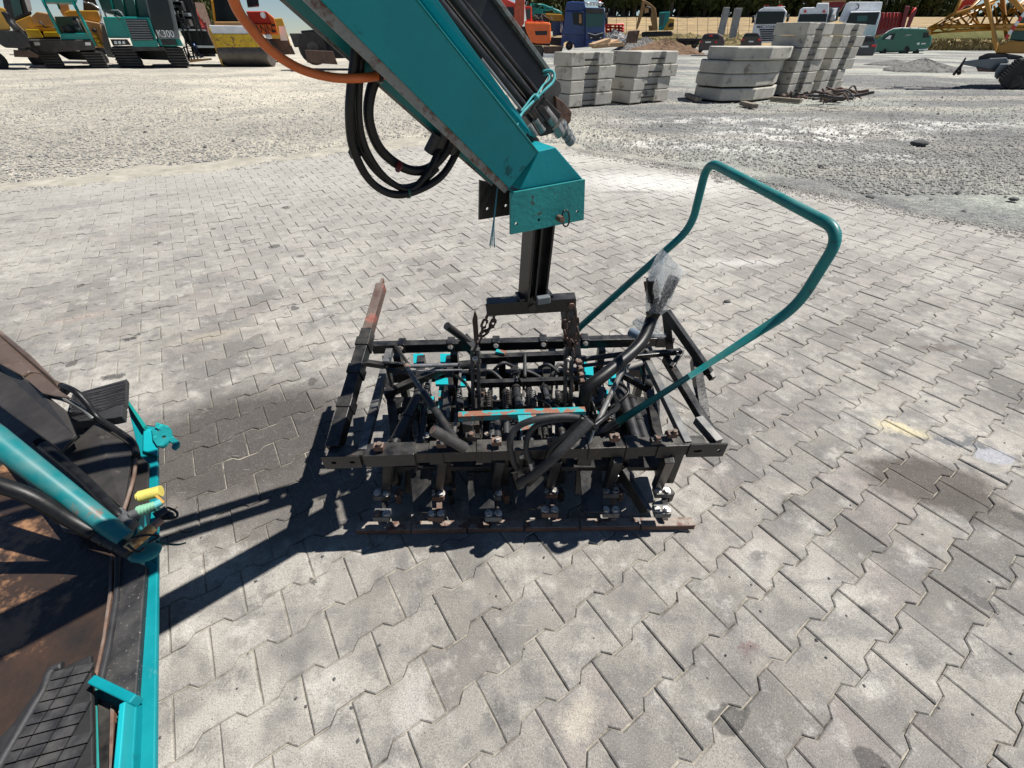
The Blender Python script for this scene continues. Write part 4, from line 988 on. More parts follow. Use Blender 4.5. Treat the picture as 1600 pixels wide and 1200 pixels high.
o.tb('cable', DK, [[(150, 120), (190, -30)], [(235, 60), (260, -30)], [(300, 60), (325, -20)]], .03, .2)
# ---------- ochre lattice crane at the right
o = Px('F', 18.6, 'lattice_crane', 'ochre crane with a folded lattice boom over dark tracks at the right edge', 'crane', (1500, 900))
LT = [[(600, 305), (1000, 130), (1180, -40)], [(620, 350), (900, 320), (1300, 300), (1700, 300)], [(620, 330), (760, 270), (1300, 262), (1700, 262)], [(600, 300), (880, 130), (960, -30)], [(640, 320), (860, 150), (1150, 60), (1400, -40)],
      [(1440, 120), (1600, 0)], [(1290, 270), (1500, 100), (1700, -20)]]
for q in LT: o.tb('chord', GOLD, q, .05, 0, 6)
BR = [((700, 275), (780, 330)), ((780, 330), (860, 270)), ((860, 270), (940, 325)), ((940, 325), (1020, 268)), ((1020, 268), (1110, 320)), ((760, 240), (880, 270)), ((860, 190), (820, 300)), ((930, 160), (1020, 262)), ((1020, 262), (1160, 60)), ((900, 180), (1000, 110)),
      ((1000, 130), (1130, 265)), ((1100, 80), (1040, 262)), ((1130, 60), (1260, 200)), ((820, 200), (950, 262)), ((1290, 60), (1330, 260)), ((1330, 30), (1450, 250)), ((1460, 80), (1380, 262)), ((1540, 60), (1440, 250)), ((1400, 130), (1300, 262)), ((1500, 100), (1600, 260))]
for a, b in BR: o.tb('lattice_brace', GOLD, [a, b], .028, R.uniform(-.12, .18), 5)
LT2 = [[(640, 300), (1010, 160), (1290, 30)], [(700, 290), (1300, 275)]]
for q in LT2: o.tb('chord', GOLD, q, .045, .8, 6)
for a, b in (((760, 250), (800, 290)), ((800, 290), (900, 200)), ((900, 200), (960, 285)), ((960, 285), (1080, 130)), ((1080, 130), (1140, 280)), ((1140, 280), (1250, 60))): o.tb('lattice_brace', GOLD, [a, b], .028, .8, 5)
o.pr('leg', GOLD, [(1165, -40), (1225, -40), (1330, 470), (1300, 550), (1270, 430), (1255, 300)], -.3, .35, .03)
o.pr('leg', GOLD, [(1340, -40), (1400, -40), (1430, 400), (1395, 400)], .4, .3, .03)
o.pr('crown_beam', RED, [(900, 130), (960, 10), (1010, -30), (1120, -30), (1060, 50), (980, 60)], .5, .3)
o.pr('top_beam', GOLD, [(1385, -40), (1500, -40), (1620, 110), (1560, 130)], -.2, .4, .03)
o.pr('housing', DGRN, [(1450, 420), (1500, 250), (1600, 110), (1800, 60), (1800, 440)], .1, 1.5, .03)
for i in range(6):
    a0 = (1395 + 34 * i, 395 - 46 * i)
    o.pr('warning_stripe', WHT if i % 2 else LRED, [(a0[0], a0[1]), (a0[0] + 34, a0[1] - 46), (a0[0] + 58, a0[1] - 26), (a0[0] + 24, a0[1] + 20)], -.05, .05)
o.pr('deck', GOLD, [(1300, 555), (1340, 470), (1470, 425), (1800, 440), (1800, 560)], 0, 1.8, .03)
o.pr('outrigger_beam', GRY, [(945, 672), (960, 640), (1240, 608), (1420, 600), (1440, 650), (1330, 720), (1280, 735), (1100, 700)], -.25, .3, .02)
o.pr('outrigger_box', DK2, [(1130, 590), (1200, 560), (1360, 560), (1560, 590), (1600, 620), (1420, 620), (1120, 625)], -.1, 1)
o.pr('float_plate', DK, [(985, 600), (995, 605), (955, 690), (870, 790), (850, 775), (930, 680)], -.3, .15)
o.tb('jack', DK2, [[(940, 690), (930, 775)], [(900, 740), (920, 775)]], .035, -.3)
o.pr('counterweight', BRN, [(1100, 700), (1290, 735), (1290, 752), (1120, 745)], -.3, .6)
o.pr('track_guard', GRY, [(1300, 740), (1350, 665), (1440, 665), (1450, 700), (1320, 830), (1290, 800)], -.38, .35, .02)
tr = o.pr('track', TYRE, [(1330, 840), (1350, 770), (1440, 690), (1540, 610), (1800, 600), (1800, 940), (1450, 930), (1370, 905)], -.45, .9, .06)
for i in range(9):
    t = i / 8; a0 = (1345 + 195 * t, 800 - 185 * t); MB().bar(o.P((a0[0] - 12, a0[1] - 8), -.49), o.P((a0[0] + 26, a0[1] + 22), -.49), .07, .045).build('track_pad', DK2, tr)
for x, y in ((1500, 850), (1590, 860), (1680, 865)): o.wheel((x, y), 55, -.48, .12, 'y', 'roller', DK2)
# gravel pile right
p_ = PZ(1480, 113); heap('gravel_pile', mat('pile_gravel', (.24, .23, .21), .95, base2=(.10, .10, .10), vs=6, bump=1, bscale=9, spec=.1), (PY(1462, 113, p_.y).x, p_.y + 1.2), 1.9, 1.5, PY(1483, 91, p_.y + 1.2).z, 9)
p_ = PZ(1418, 104); heap('low_gravel_pile', bpy.data.materials['pile_gravel'], (p_.x + .5, p_.y + 2), 1.6, 1.2, .28, 12)
# background building fragments behind the left row
_b = PY(308, 30, 100)
tag(MB().box((_b.x, 100, _b.z / 2 + 1), (2.2, 4, _b.z + 2.5)).build('brick_building', BRN), 'small red-brown building glimpsed between the paver and the roller', 'building')
# ================================================================= CONCRETE BLOCKS
def hblock(name, loc, rz, Lx, Dy, H, rec=(.30, .58), rd=.15, label='', group='', chip=0, m=None):
    """long concrete block with a notch in its front face bridged by a bar; local front = -y, origin at the front left lower corner"""
    a, b = rec[0] * Lx, rec[1] * Lx; r = thing(name, label, 'concrete block', loc, group)
    e = .012
    pts = [(0, 0), (a, 0), (a + .02, rd), (b - .02, rd), (b, 0), (Lx, 0), (Lx, Dy), (b + .05, Dy), (b, Dy - rd), (a, Dy - rd), (a - .05, Dy), (0, Dy)]
    if chip: pts = pts[:5] + [(Lx - .1, 0), (Lx, .1)] + pts[6:]
    saved = OFF[r.name]; OFF[r.name] = V3()
    MB().prism([(x, y, 0) for x, y in pts], (0, 0, H - e)).build('body', m or CONB, r, bevel=.018)
    MB().box(((a + b) / 2, .03, H * .42), (b - a - .03, .035, .035)).build('lifting_bar', BLKR, r)
    OFF[r.name] = saved; r.rotation_euler = (0, 0, rz); return r
HG = 'notched concrete blocks stacked on the gravel'
R = random.Random(5)
def stack(p0, ang, n, H, Lx, Dy, lab, jx=.05, rec=(.30, .58), shifts=None):
    words = ['bottom', 'second', 'third', 'fourth', 'fifth', 'sixth']; words[n - 1] = 'topmost'
    for k in range(n):
        s_ = shifts[k] if shifts else R.uniform(-jx, jx)
        c, sn = math.cos(ang), math.sin(ang)
        hblock('concrete_block', (p0[0] + c * s_, p0[1] + sn * s_, k * H + .02), ang + R.uniform(-.015, .015), Lx, Dy, H, rec, .13, '%s notched concrete block of the %s' % (words[k], lab), HG, chip=k % 2)
aA = math.atan2(13.296 - 12.494, 2.579 - 1.373)
stack((1.373, 12.494), aA, 4, .272, 1.45, .66, 'four-high stack nearest the boom', shifts=(.0, .02, .02, -.02), rec=(.30, .60))
stack((3.05, 13.33), aA, 4, .272, 1.50, 1.1, 'four-high stack left of the curved stack', shifts=(.0, .06, .12, .16), rec=(.28, .62))
aD = math.atan2(16.358 - 15.392, 9.235 - 8.168)
stack((8.19, 15.41), aD - .15, 6, .283, 1.45, 1.0, 'six-high stack right behind the curved stack', shifts=(.0, .0, .02, .05, .08, .0), rec=(.28, .56))
stack((9.80, 16.60), aD - .15, 6, .283, 1.45, 1.0, 'six-high stack beside the debris heap', shifts=(.0, -.02, .2, .24, .28, .2), rec=(.34, .60))
for k in range(4):
    s_ = (0, -.05, -.02, .12)[k]; z = (.0, .315, .60, .885)[k]; H = .275
    P0 = [(5.17, 14.45), (5.62, 13.86), (6.61, 14.05), (7.4, 14.65), (7.95, 15.6), (7.55, 16.1), (6.6, 15.6), (5.4, 15.3)]
    o = MB().prism([(x + s_, y, z + .03) for x, y in P0], (0, 0, H)).build('curved_concrete_segment', CONB, bevel=.03)
    tag(o, '%s curved concrete segment of the rounded four-high stack' % ['bottom', 'second', 'third', 'topmost'][k], 'concrete segment', 'curved concrete segments')
TIM = mat('grey_timber', (.20, .17, .13), .85, var=.3, vs=8, bump=.3, bscale=30)
for (a, b, lab) in ((PZ(1160, 161, .05), PZ(1180, 166, .05), 'short timber bearer sticking out below the middle of the curved stack'), (PZ(1205, 154, .05), PZ(1252, 158, .05), 'long timber bearer at the right foot of the curved stack'), (PZ(1074, 148, .06), PZ(1092, 156, .06), 'timber bearer stub at the left foot of the curved stack')):
    tag(MB().bar(a, b, .16, .09).build('timber_bearer', TIM, bevel=.006), lab, 'timber')
# brown debris heap
r = thing('debris_heap', 'heap of brown rags and rusty scraps beside the tall concrete stack', 'debris', tuple(PZ(1308, 148)))
R = random.Random(17)
for i in range(16):
    c = PZ(1308 + R.uniform(-17, 17), 149 + R.uniform(-4, 4), R.uniform(.05, .3)); d = V3((R.uniform(-.5, .5), R.uniform(-.3, .3), R.uniform(-.1, .15)))
    MB().tube(smooth_path([c - d, c - d * .3 + V3((0, 0, R.uniform(0, .15))), c + d * .4, c + d], 4), R.uniform(.015, .04), 6).build('scrap', R.choice((RUST, BRN, DK2, DK2, BRN)), r)
for i in range(14):
    c = PZ(1308 + R.uniform(-16, 16), 148.5 + R.uniform(-4, 4), R.uniform(.04, .16)); m_ = MB(); m_.sphere(c, (R.uniform(.12, .3), R.uniform(.1, .2), R.uniform(.04, .12)), 10, 6)
    m_.v = [(x + R.uniform(-.05, .05), y + R.uniform(-.05, .05), z + R.uniform(-.04, .04)) for x, y, z in m_.v]; m_.sm = [False] * len(m_.f)
    m_.build('rag', R.choice((BRN, DK2, RUST, mat('pale_rag', (.28, .20, .14), .9))), r)
r = thing('scattered_rubbish', 'low scatter of dark broken bits at the foot of the tall concrete stack', 'rubbish', tuple(PZ(1245, 149)))
for i in range(22):
    c = PZ(1245 + R.uniform(-22, 22), 149.5 + R.uniform(-2.5, 2.5), .04); MB().box(c, (R.uniform(.05, .2), R.uniform(.05, .15), .08), R=Matrix.Rotation(R.random() * 3, 3, V3((.3, R.random(), 1)).normalized())).build('bit', R.choice((DK2, DK, BRN)), r)
# ================================================================= NEAR MACHINES
Q = PZ
def plate(name, poly, holes, thick, m, parent, slot=None, bevel=.001):
    """flat plate from coplanar world points with real round holes [(centre, r)] ; thickness centred"""
    P = [V3(p) for p in poly]; o0 = P[0]; x = (P[1] - P[0]).normalized(); nrm = x.cross(P[-1] - P[0]).normalized(); y = nrm.cross(x)
    cu = bpy.data.curves.new('pl', 'CURVE'); cu.dimensions = '2D'; cu.fill_mode = 'BOTH'; cu.extrude = thick / 2
    def spl(pts):
        s = cu.splines.new('POLY'); s.points.add(len(pts) - 1); s.use_cyclic_u = True
        for q, (a, b) in zip(s.points, pts): q.co = (a, b, 0, 1)
    spl([((p - o0).dot(x), (p - o0).dot(y)) for p in P])
    for c, r_ in holes:
        c = V3(c); cx, cy = (c - o0).dot(x), (c - o0).dot(y); rx, ry = r_ if isinstance(r_, tuple) else (r_, r_)
        spl([(cx + rx * math.cos(t), cy + ry * math.sin(t)) for t in [2 * math.pi * i / 14 for i in range(14)]])
    co = bpy.data.objects.new('pl', cu); COL.objects.link(co)
    me = bpy.data.meshes.new_from_object(co.evaluated_get(bpy.context.evaluated_depsgraph_get())); bpy.data.objects.remove(co)
    off = OFF.get(parent.name, V3())
    for v in me.vertices: v.co = o0 + x * v.co.x + y * v.co.y + nrm * v.co.z - off
    me.name = name; me.materials.clear(); me.materials.append(m)
    for p in me.polygons: p.use_smooth = False
    o = bpy.data.objects.new(name, me); COL.objects.link(o); o.parent = parent; OFF[o.name] = off
    return o
def bolt(mb, c, axis, r=.007, h=.006):
    c = V3(c); a = V3(axis).normalized(); mb.cyl(c, c + a * .0025, r * 1.35, 14); mb.cyl(c + a * .0025, c + a * (.0025 + h), r, 6); return mb

# ---------------------------------------------------------------- crane arm
BA = math.radians(28); BN = V3((-math.sin(BA), math.cos(BA), 0)); BX = V3((math.cos(BA), math.sin(BA), 0)); BO = V3((.085, 1.12, 0))
def BP(u, v, d=0.0):
    R_ = ray(u, v); t = BN.dot(BO + BN * d - CP) / BN.dot(R_); return CP + R_ * t
def BW(u, v, d=0.0): return BP(u, v, d - .15 * min(1.3, max(0, (290 - v) / 290)))   # the welded arm swings towards the viewer as it rises
UPD = (BW(501, 0) - BW(792, 290)).normalized()
arm = thing('crane_arm', 'teal hydraulic crane arm slanting down over the clamp with black cylinders on top', 'crane arm', tuple(BP(830, 300)))
ext = UPD * 1.15
# near web, with folded lower lip
nl0, nl1, nu0, nu1 = BW(796, 294), BW(501, 0), BW(840, 238), BW(638, 0)
MB().prism([nl0, nu0, nu1 + ext, nl1 + ext], BN * .006).build('near_side_plate', TEAL, arm, bevel=.0012)
LIP = mat('scraped_grey_edge', (.20, .21, .20), .5, var=.3, vs=30, wear=(.10, .045, .03), wscale=30, wth=.5, wsoft=.1)
MB().bar(nl0 + BN * .008, nl1 + ext + BN * .008, .030, .007, BN).build('lower_edge', LIP, arm, bevel=.001)
# top plate between the webs, near upper edge to far web
wd = .105
MB().prism([nu0 + BN * .006, nu1 + ext + BN * .006, nu1 + ext + BN * wd, nu0 + BN * wd], (UPD.cross(BN)) * .006).build('top_plate', TEAL, arm, bevel=.0012)
MB().tube([nu0 + BN * .002, nu1 + ext + BN * .002], .0035, 8).build('weld_seam', TEALW, arm)
# far web hangs lower than the near one
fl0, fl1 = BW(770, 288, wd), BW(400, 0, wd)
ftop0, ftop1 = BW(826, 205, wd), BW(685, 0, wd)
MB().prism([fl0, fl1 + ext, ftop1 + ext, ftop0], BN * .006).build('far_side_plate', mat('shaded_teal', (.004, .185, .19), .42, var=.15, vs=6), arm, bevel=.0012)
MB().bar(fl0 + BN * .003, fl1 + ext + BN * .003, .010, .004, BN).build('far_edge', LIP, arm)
for k, q in enumerate(([(722, 150), (718, 160), (712, 168), (716, 178), (709, 186)], [(676, 78), (684, 84), (690, 82), (694, 90), (700, 96)], [(611, 66), (617, 60), (623, 58)], [(628, 52), (634, 48), (638, 45)], [(760, 215), (768, 226), (771, 240)], [(590, 20), (596, 34)])):
    MB().tube([BW(u, v, -.0005) for u, v in q], .0009, 5).build('scratch', mat('scratch_primer', (.02, .26, .27), .6) if k in (1, 2, 3) else mat('scratch_dark', (.004, .03, .05), .6), arm)
# guide rail plate beside the cylinders
g0, g1, g2, g3 = BW(828, 212, .07), BW(806, 180, .07), BW(672, -20, .07), BW(700, 18, .03)
MB().prism([BW(834, 214, .05), BW(812, 178, .05), BW(690, 0, .05) + ext * .3, BW(660, 0, .05) + ext * .3, BW(705, 60, .05)], BN * .02).build('guide_plate', TEAL, arm, bevel=.001)
# black channel rail with bright worn edges
CHD = (BP(772, -5, .2) - BP(860, 114, .2)).normalized() * 1.15
ch = MB().prism([BP(735, -5, .20) + CHD, BP(772, -5, .20) + CHD, BP(860, 114, .20), BP(838, 150, .20)], BN * .03)
ch.build('channel', mat('blue_black_paint', (.012, .016, .028), .4, var=.3, vs=12, wear=(.05, .05, .06), wscale=30, wth=.58), arm, bevel=.001)
MB().prism([BP(700, -40, .205) + CHD, BP(735, -5, .205) + CHD, BP(838, 150, .205), BP(826, 168, .205)], BN * .04).build('channel_floor', BLK, arm)
MB().bar(BP(768, -10, .19), BP(860, 116, .19), .009, .02, BN).build('channel_edge', LIP, arm, bevel=.001)
MB().bar(BP(748, 40, .185), BP(838, 150, .185), .006, .012, BN).build('channel_edge', RUST, arm)
MB().prism([BP(728, -10, .18), BP(764, -10, .18), BP(748, 32, .18), BP(736, 30, .18)], BN * .06).build('channel_head', BLK, arm, bevel=.002)
for (a, b, r_, d) in (((700, -30), (862, 192), .011, .165), ((690, -20), (850, 205), .010, .15), ((722, 10), (872, 185), .006, .18)):
    MB().cyl(BP(*a, d) + CHD * .9, BP(*b, d), r_, 14).build('hydraulic_tube', BLK, arm)
MB().cyl(BP(752, 92, .14), BP(815, 172, .14), .0035, 10).build('piston_rod', STEEL, arm)
MB().cyl(BP(790, 150, .13), BP(808, 182, .13), .004, 10).build('piston_rod', STEEL, arm)
# valve block, couplings and eye plates at the lower end of the cylinders
MB().prism([BP(822, 182, .12), BP(850, 150, .12), BP(878, 178, .12), BP(866, 208, .12), BP(846, 214, .12)], BN * .07).build('valve_block', BLKR, arm, bevel=.003)
MB().prism([BP(862, 118, .19), BP(876, 128, .19), BP(878, 142, .19), BP(862, 172, .19), BP(848, 168, .19), BP(850, 140, .19)], BN * .012).build('eye_plate', mat('grey_cast_steel', (.075, .07, .065), .6, var=.3, vs=30), arm, bevel=.002)
MB().prism([BP(868, 150, .17), BP(880, 158, .17), BP(894, 175, .17), BP(892, 190, .17), BP(884, 200, .17), BP(870, 180, .17)], BN * .014).build('eye_plate', RUST, arm, bevel=.002)
for (a, b, r_, d) in (((873, 190), (893, 224), .0125, .13), ((868, 196), (876, 210), .015, .12), ((850, 172), (866, 192), .012, .11), ((836, 186), (848, 205), .009, .10), ((826, 196), (836, 212), .008, .09)):
    MB().cyl(BP(*a, d), BP(*b, d), r_, 6 if r_ > .012 else 14).build('hose_coupling', mat('dirty_steel', (.20, .19, .18), .45, metal=.5, var=.4, vs=40), arm, bevel=.001)
for k, (a, b) in enumerate((((830, 172), (846, 192)), ((842, 168), (856, 186)), ((822, 206), (838, 222)))):
    MB().bar(BP(*a, .10), BP(*b, .10), .016, .016).build('union_nut', BLKR, arm, bevel=.002)
for i in range(4):
    MB().cyl(BP(876 + 4.6 * i, 193 + 8 * i, .128), BP(878 + 4.6 * i, 196.5 + 8 * i, .128), .0145, 16).build('coupling_ring', GRY, arm)
# bracket at the arm's foot
wed = MB().prism([BP(812, 297, .004), BP(842, 236, .004), BP(868, 230, .004), BP(911, 280, .004)], BN * .10); wed.build('end_housing', TEAL, arm, bevel=.002)
MB().bar(BP(802, 300, .045), BP(890, 286, .045), .10, .006, V3((0, 0, 1))).build('bracket_top', TEALW, arm, bevel=.001)
np_ = [BP(797, 301, -.006), BP(913, 280, -.006), BP(911, 343, -.006), BP(797, 366, -.006)]
plate('near_bracket_plate', np_, [(BP(806, 349, -.006), .0042), (BP(841, 343, -.006), .004), (BP(901, 330, -.006), .0042)], .007, mat('bracket_teal', (.004, .20, .20), .55, var=.2, vs=12, wear=(.05, .03, .022), wscale=48, wth=.605, wsoft=.03, bump=.2, bscale=90), arm)
fp_ = [BP(749, 281, .12), BP(800, 292, .12), BP(905, 276, .12), BP(905, 318, .12), BP(748, 343, .12)]
plate('far_bracket_plate', fp_, [(BP(761, 326, .12), .0045), (BP(790, 321, .12), .0045)], .007, BLKR, arm)
pin = BP(872, 340, -.012); MB().cyl(pin, pin - BN * .02, .008, 14).build('pin', RUST, arm)
ring = [BP(884, 328, -.02) , BP(889, 334, -.02), BP(889, 348, -.02), BP(884, 354, -.02), BP(879, 348, -.02), BP(879, 334, -.02)]
MB().tube(smooth_path(ring, 4, True), .0022, 8, closed=True).build('linch_ring', BLK, arm)
# hanging I-beam column
cb = V3((.060, 1.150, .775)); ct = V3((.073, 1.150, 1.04)); ax = (ct - cb).normalized()
def cbar(dx, dn, w_, h_, name, m=BLK, z0=0, z1=1):
    a = cb.lerp(ct, z0) + BX * dx + BN * dn; b = cb.lerp(ct, z1) + BX * dx + BN * dn
    return MB().bar(a, b, w_, h_, BN).build(name, m, arm, bevel=.001)
cbar(-.030, 0, .007, .058, 'column_flange'); cbar(.030, 0, .007, .058, 'column_flange'); cbar(0, .0, .056, .006, 'column_web')
cbar(-.006, -.018, .006, .02, 'column_rib')
MB().bar(cb + V3((.012, -.035, .005)), cb + V3((.05, -.028, .008)), .02, .022).build('lock_block', GRY, arm, bevel=.003)
MB().bar(cb + V3((-.045, -.01, .004)), cb + V3((.055, .02, .004)), .05, .008).build('foot_plate', BLK, arm, bevel=.001)

# supply hoses under the arm
def hose(pts, r_, name, m, parent, n=7, nn=10, taper=None):
    p = smooth_path(pts, n); return MB().tube(p, r_, nn).build(name, m, parent)
h1 = [BW(600, 10, .06), BW(562, 62, .05), BW(552, 110, .03), BW(546, 180, .0), BW(553, 235, -.01), BW(578, 282, -.01), BW(612, 303, -.01), BW(648, 299, -.0), BW(690, 275, .02), BW(716, 232, .05), BW(722, 205, .06)]
h2 = [BW(610, 10, .07), BW(572, 64, .06), BW(562, 120, .035), BW(561, 190, .01), BW(575, 240, .0), BW(605, 280, .0), BW(640, 296, .0), BW(668, 270, .01), BW(690, 225, .05), BW(700, 200, .06)]
h3 = [BW(640, 60, .07), BW(597, 105, .06), BW(578, 150, .04), BW(578, 195, .02), BW(598, 238, .02), BW(638, 265, .02), BW(672, 262, .03), BW(700, 232, .05), BW(710, 200, .06)]
h4 = [BW(570, 55, .055), BW(558, 110, .05), BW(552, 180, .02), BW(562, 228, .01), BW(590, 270, .0), BW(625, 292, .01), BW(658, 285, .02), BW(684, 262, .03)]
hz = [(h1, .0078), (h2, .0068), (h3, .0095), (h4, .0062)]
for pts, r_ in hz: hose(pts, r_, 'hydraulic_hose', RUB, arm)
for (a, b) in (((705, 240), (716, 212)), ((684, 232), (696, 205)), ((670, 238), (684, 210))):
    MB().cyl(BW(*a, .05), BW(*b, .055), .0115, 12).build('hose_sleeve', RUBG, arm)
for (c, p2, m_, nm) in (((553, 236), (556, 243), BLK, 'tie'), ((636, 301), (640, 301), mat('green_tie', (.01, .07, .05), .5), 'tie'), ((622, 260), (624, 261), mat('dull_red_tie', (.14, .01, .012), .5), 'tie')):
    MB().cyl(BW(*c, .0), BW(*p2, .0), .0110, 14).build('cable_tie', m_, arm)
cl_ = [BW(586, 22, .06) , BW(566, 60, .045), BW(574, 95, .04)]
oh = [BP(350, -60, -.20), BP(368, 8, -.16), BP(392, 44, -.13), BP(425, 80, -.11), BP(470, 108, -.08), BP(520, 121, -.06), BW(562, 122, .015), BW(588, 119, .03), BW(606, 116, .04)]
oho = hose(oh, .0068, 'orange_hose', mat('orange_rubber', (.55, .13, .03), .5, var=.15, vs=20, wear=(.35, .09, .03), wscale=20, wth=.6), arm, 8, 12)
MB().cyl(BW(604, 116.5, .04), BW(614, 115, .042), .0075, 12).build('hose_end', RUB, oho)
MB().cyl(BW(612, 115, .042), BW(620, 114, .043), .0045, 8).build('fitting', STEEL, oho)
MB().cyl(BW(590, 119, .029), BW(594, 118.5, .031), .0105, 12).build('clip', BLK, oho)
MB().bar(BW(588, 112, .03), BW(600, 92, .05), .012, .02).build('hose_bracket', LIP, arm, bevel=.001)
# twine tied round the cylinder head and the short frayed end below the arm
TW = mat('blue_green_twine', (.05, .30, .32), .8, var=.3, vs=60)
tw = thing('twine', 'blue-green twine looped round the head of the black cylinders', 'twine', tuple(BP(840, 150, .1)))
MB().tube(smooth_path([BP(848, 112, .15), BP(860, 110, .14), BP(866, 116, .13), BP(864, 128, .12), BP(852, 140, .11), BP(840, 152, .105), BP(826, 166, .09), BP(815, 178, .07), BP(808, 194, .05), BP(806, 204, .05)], 6), .0032, 8).build('strand', TW, tw)
MB().tube(smooth_path([BP(850, 118, .15), BP(856, 116, .14), BP(858, 124, .13), BP(848, 134, .12), BP(838, 150, .1), BP(836, 156, .1), BP(842, 152, .1), BP(835, 148, .1), BP(822, 164, .085), BP(814, 174, .07)], 6), .0022, 8).build('strand', TW, tw)
MB().sphere(BP(838, 152, .1), .006, 8, 6).build('knot', TW, tw)
mb = MB(); R = random.Random(4)
for i in range(9):
    dx = R.uniform(-1, 1); mb.tube(smooth_path([BP(781, 272, .04), BP(777 + dx * .5, 296, .03), BP(774 + dx * 1.0, 325, .02), BP(771 + dx * 1.5, 352, .015), BP(769 + dx * 5, 386 + R.uniform(-3, 2), .015)], 5), .0007, 5)
tag(mb.build('twine', mat('blue_twine', (.06, .20, .26), .8)), 'frayed blue twine end hanging straight down below the arm bracket', 'twine')

# ---------------------------------------------------------------- lifting beam and chains
lb = thing('lifting_beam', 'short black lifting beam hung under the column with a rusty chain at each end', 'lifting beam', (.06, 1.15, .74))
bl, br_ = V3((-.078, 1.150, .738)), V3((.190, 1.150, .757))
for dy in (-.016, .016): MB().bar(bl + V3((0, dy, 0)), br_ + V3((0, dy, 0)), .008, .040).build('beam_plate', BLKR, lb, bevel=.0012)
MB().bar(bl + V3((.002, 0, .02)), br_ + V3((-.002, 0, .02)), .04, .005).build('top_plate', BLK, lb, bevel=.001)
MB().cyl(V3((.06, 1.12, .75)), V3((.06, 1.18, .75)), .011, 16).build('centre_pin', BLK, lb)
MB().cyl(V3((.176, 1.122, .757)), V3((.176, 1.18, .757)), .010, 6).build('end_bolt', RUST, lb)
MB().cyl(V3((.06, 1.15, .755)), V3((.06, 1.15, .785)), .022, 12).build('hanger', BLK, lb)
def chain(pts, name, n_links, lr=.0042, L=.034, W=.022):
    P = smooth_path(pts, 10); tot = sum((P[i + 1] - P[i]).length for i in range(len(P) - 1)); r = MB()
    def at_(s_):
        for i in range(len(P) - 1):
            d = (P[i + 1] - P[i]).length
            if s_ <= d: return P[i].lerp(P[i + 1], s_ / max(d, 1e-6))
            s_ -= d
        return P[-1]
    for k in range(n_links):
        c = at_(tot * (k + .5) / n_links); d = (at_(min(tot, tot * (k + 1) / n_links)) - at_(tot * k / n_links)).normalized()
        s1, s2 = _basis(d, (0, 1, 0)); side = s1 if k % 2 else s2
        path = []
        for t in range(12):
            a = 2 * math.pi * t / 12; path.append(c + side * math.cos(a) * (W / 2 - lr) + d * (math.sin(a) * (W / 2 - lr) + (1 if math.sin(a) > 0 else -1) * (L / 2 - W / 2 + lr * .6)))
        MB().tube(path, lr, 7, closed=True).build('chain_link', CHN, lb)
CHN = mat('rusty_chain', (.045, .028, .02), .65, var=.5, vs=40, wear=(.13, .06, .035), wscale=60, wth=.52, wsoft=.1)
def CY(u, v, y): return PY(u, v, y)
chain([CY(764, 484, 1.14), CY(757, 505, 1.14), CY(748, 530, 1.15), CY(740, 552, 1.16), CY(736, 585, 1.16)], 'a', 8)
chain([CY(772, 490, 1.15), CY(770, 505, 1.15), CY(762, 516, 1.15), CY(752, 524, 1.15)], 'b', 4)
chain([CY(886, 484, 1.14), CY(887, 505, 1.14), CY(890, 530, 1.15), CY(896, 552, 1.16), CY(893, 585, 1.16), CY(896, 612, 1.15)], 'c', 9)
chain([CY(899, 482, 1.14), CY(900, 505, 1.14), CY(903, 522, 1.14), CY(895, 540, 1.15), CY(884, 530, 1.16), CY(882, 500, 1.17)], 'd', 8)
for i in range(4): MB().box(CY(904 + i * 1.5, 566 + i * 10, 1.13), (.02, .018, .016), rz=.3).build('shackle', RUST, lb, bevel=.003)

# ---------------------------------------------------------------- paving clamp
cl = thing('paving_clamp', 'black hydraulic paving clamp standing on the paving stones under the crane arm', 'paving clamp', (.05, 1.1, 0))
ZB = .385
fL, fR = Q(516, 712, ZB), Q(1099, 695, ZB); fd = (fR - fL).normalized()
MB().bar(fL, fR, .042, .044).build('front_beam', BLKR, cl, bevel=.002)
MB().bar(fL + V3((.11, 0, .001)), fL + V3((.26, .009, .001)), .052, .052).build('beam_sleeve', BLK, cl, bevel=.002)
for t in (.135, .28, .405, .70, .80, .885):
    c = fL.lerp(fR, t); MB().bar(c - fd * .022, c + fd * .022, .051, .053).build('beam_clamp', BLKR, cl, bevel=.002)
e0 = fR - fd * .005; 
plate('end_plate', [e0 + V3((-.05, -.024, -.028)), e0 + V3((.065, -.02, -.028)), e0 + V3((.065, -.02, .028)), e0 + V3((-.05, -.024, .028))], [(e0 + V3((-.022, -.023, 0)), (.014, .006)), (e0 + V3((.045, -.021, 0)), (.006, .006))], .006, BLK, cl)
e0 = fL
plate('end_plate', [e0 + V3((-.012, -.026, -.026)), e0 + V3((.10, -.022, -.026)), e0 + V3((.10, -.022, .026)), e0 + V3((-.012, -.026, .026))], [(e0 + V3((.075, -.023, 0)), (.009, .005)), (e0 + V3((.02, -.025, 0)), (.008, .006))], .006, BLK, cl)
rL, rR = Q(583, 543, .40), Q(1046, 531, .40)
MB().bar(rL, rR, .036, .04).build('rear_beam', BLK, cl, bevel=.002)
rd_ = (rR - rL).normalized()
for u in (628, 703, 772, 845, 910, 1006):
    t = (u - 583) / (1046 - 583); c = rL.lerp(rR, t)
    b = MB().box(c + V3((0, -.004, .008)), (.030, .05, .045)).build('beam_bracket', BLK, cl, bevel=.003)
    bolt(MB(), c + V3((0, -.03, .014)), (0, -1, .35), .008, .006).build('bolt', ZINC, b)
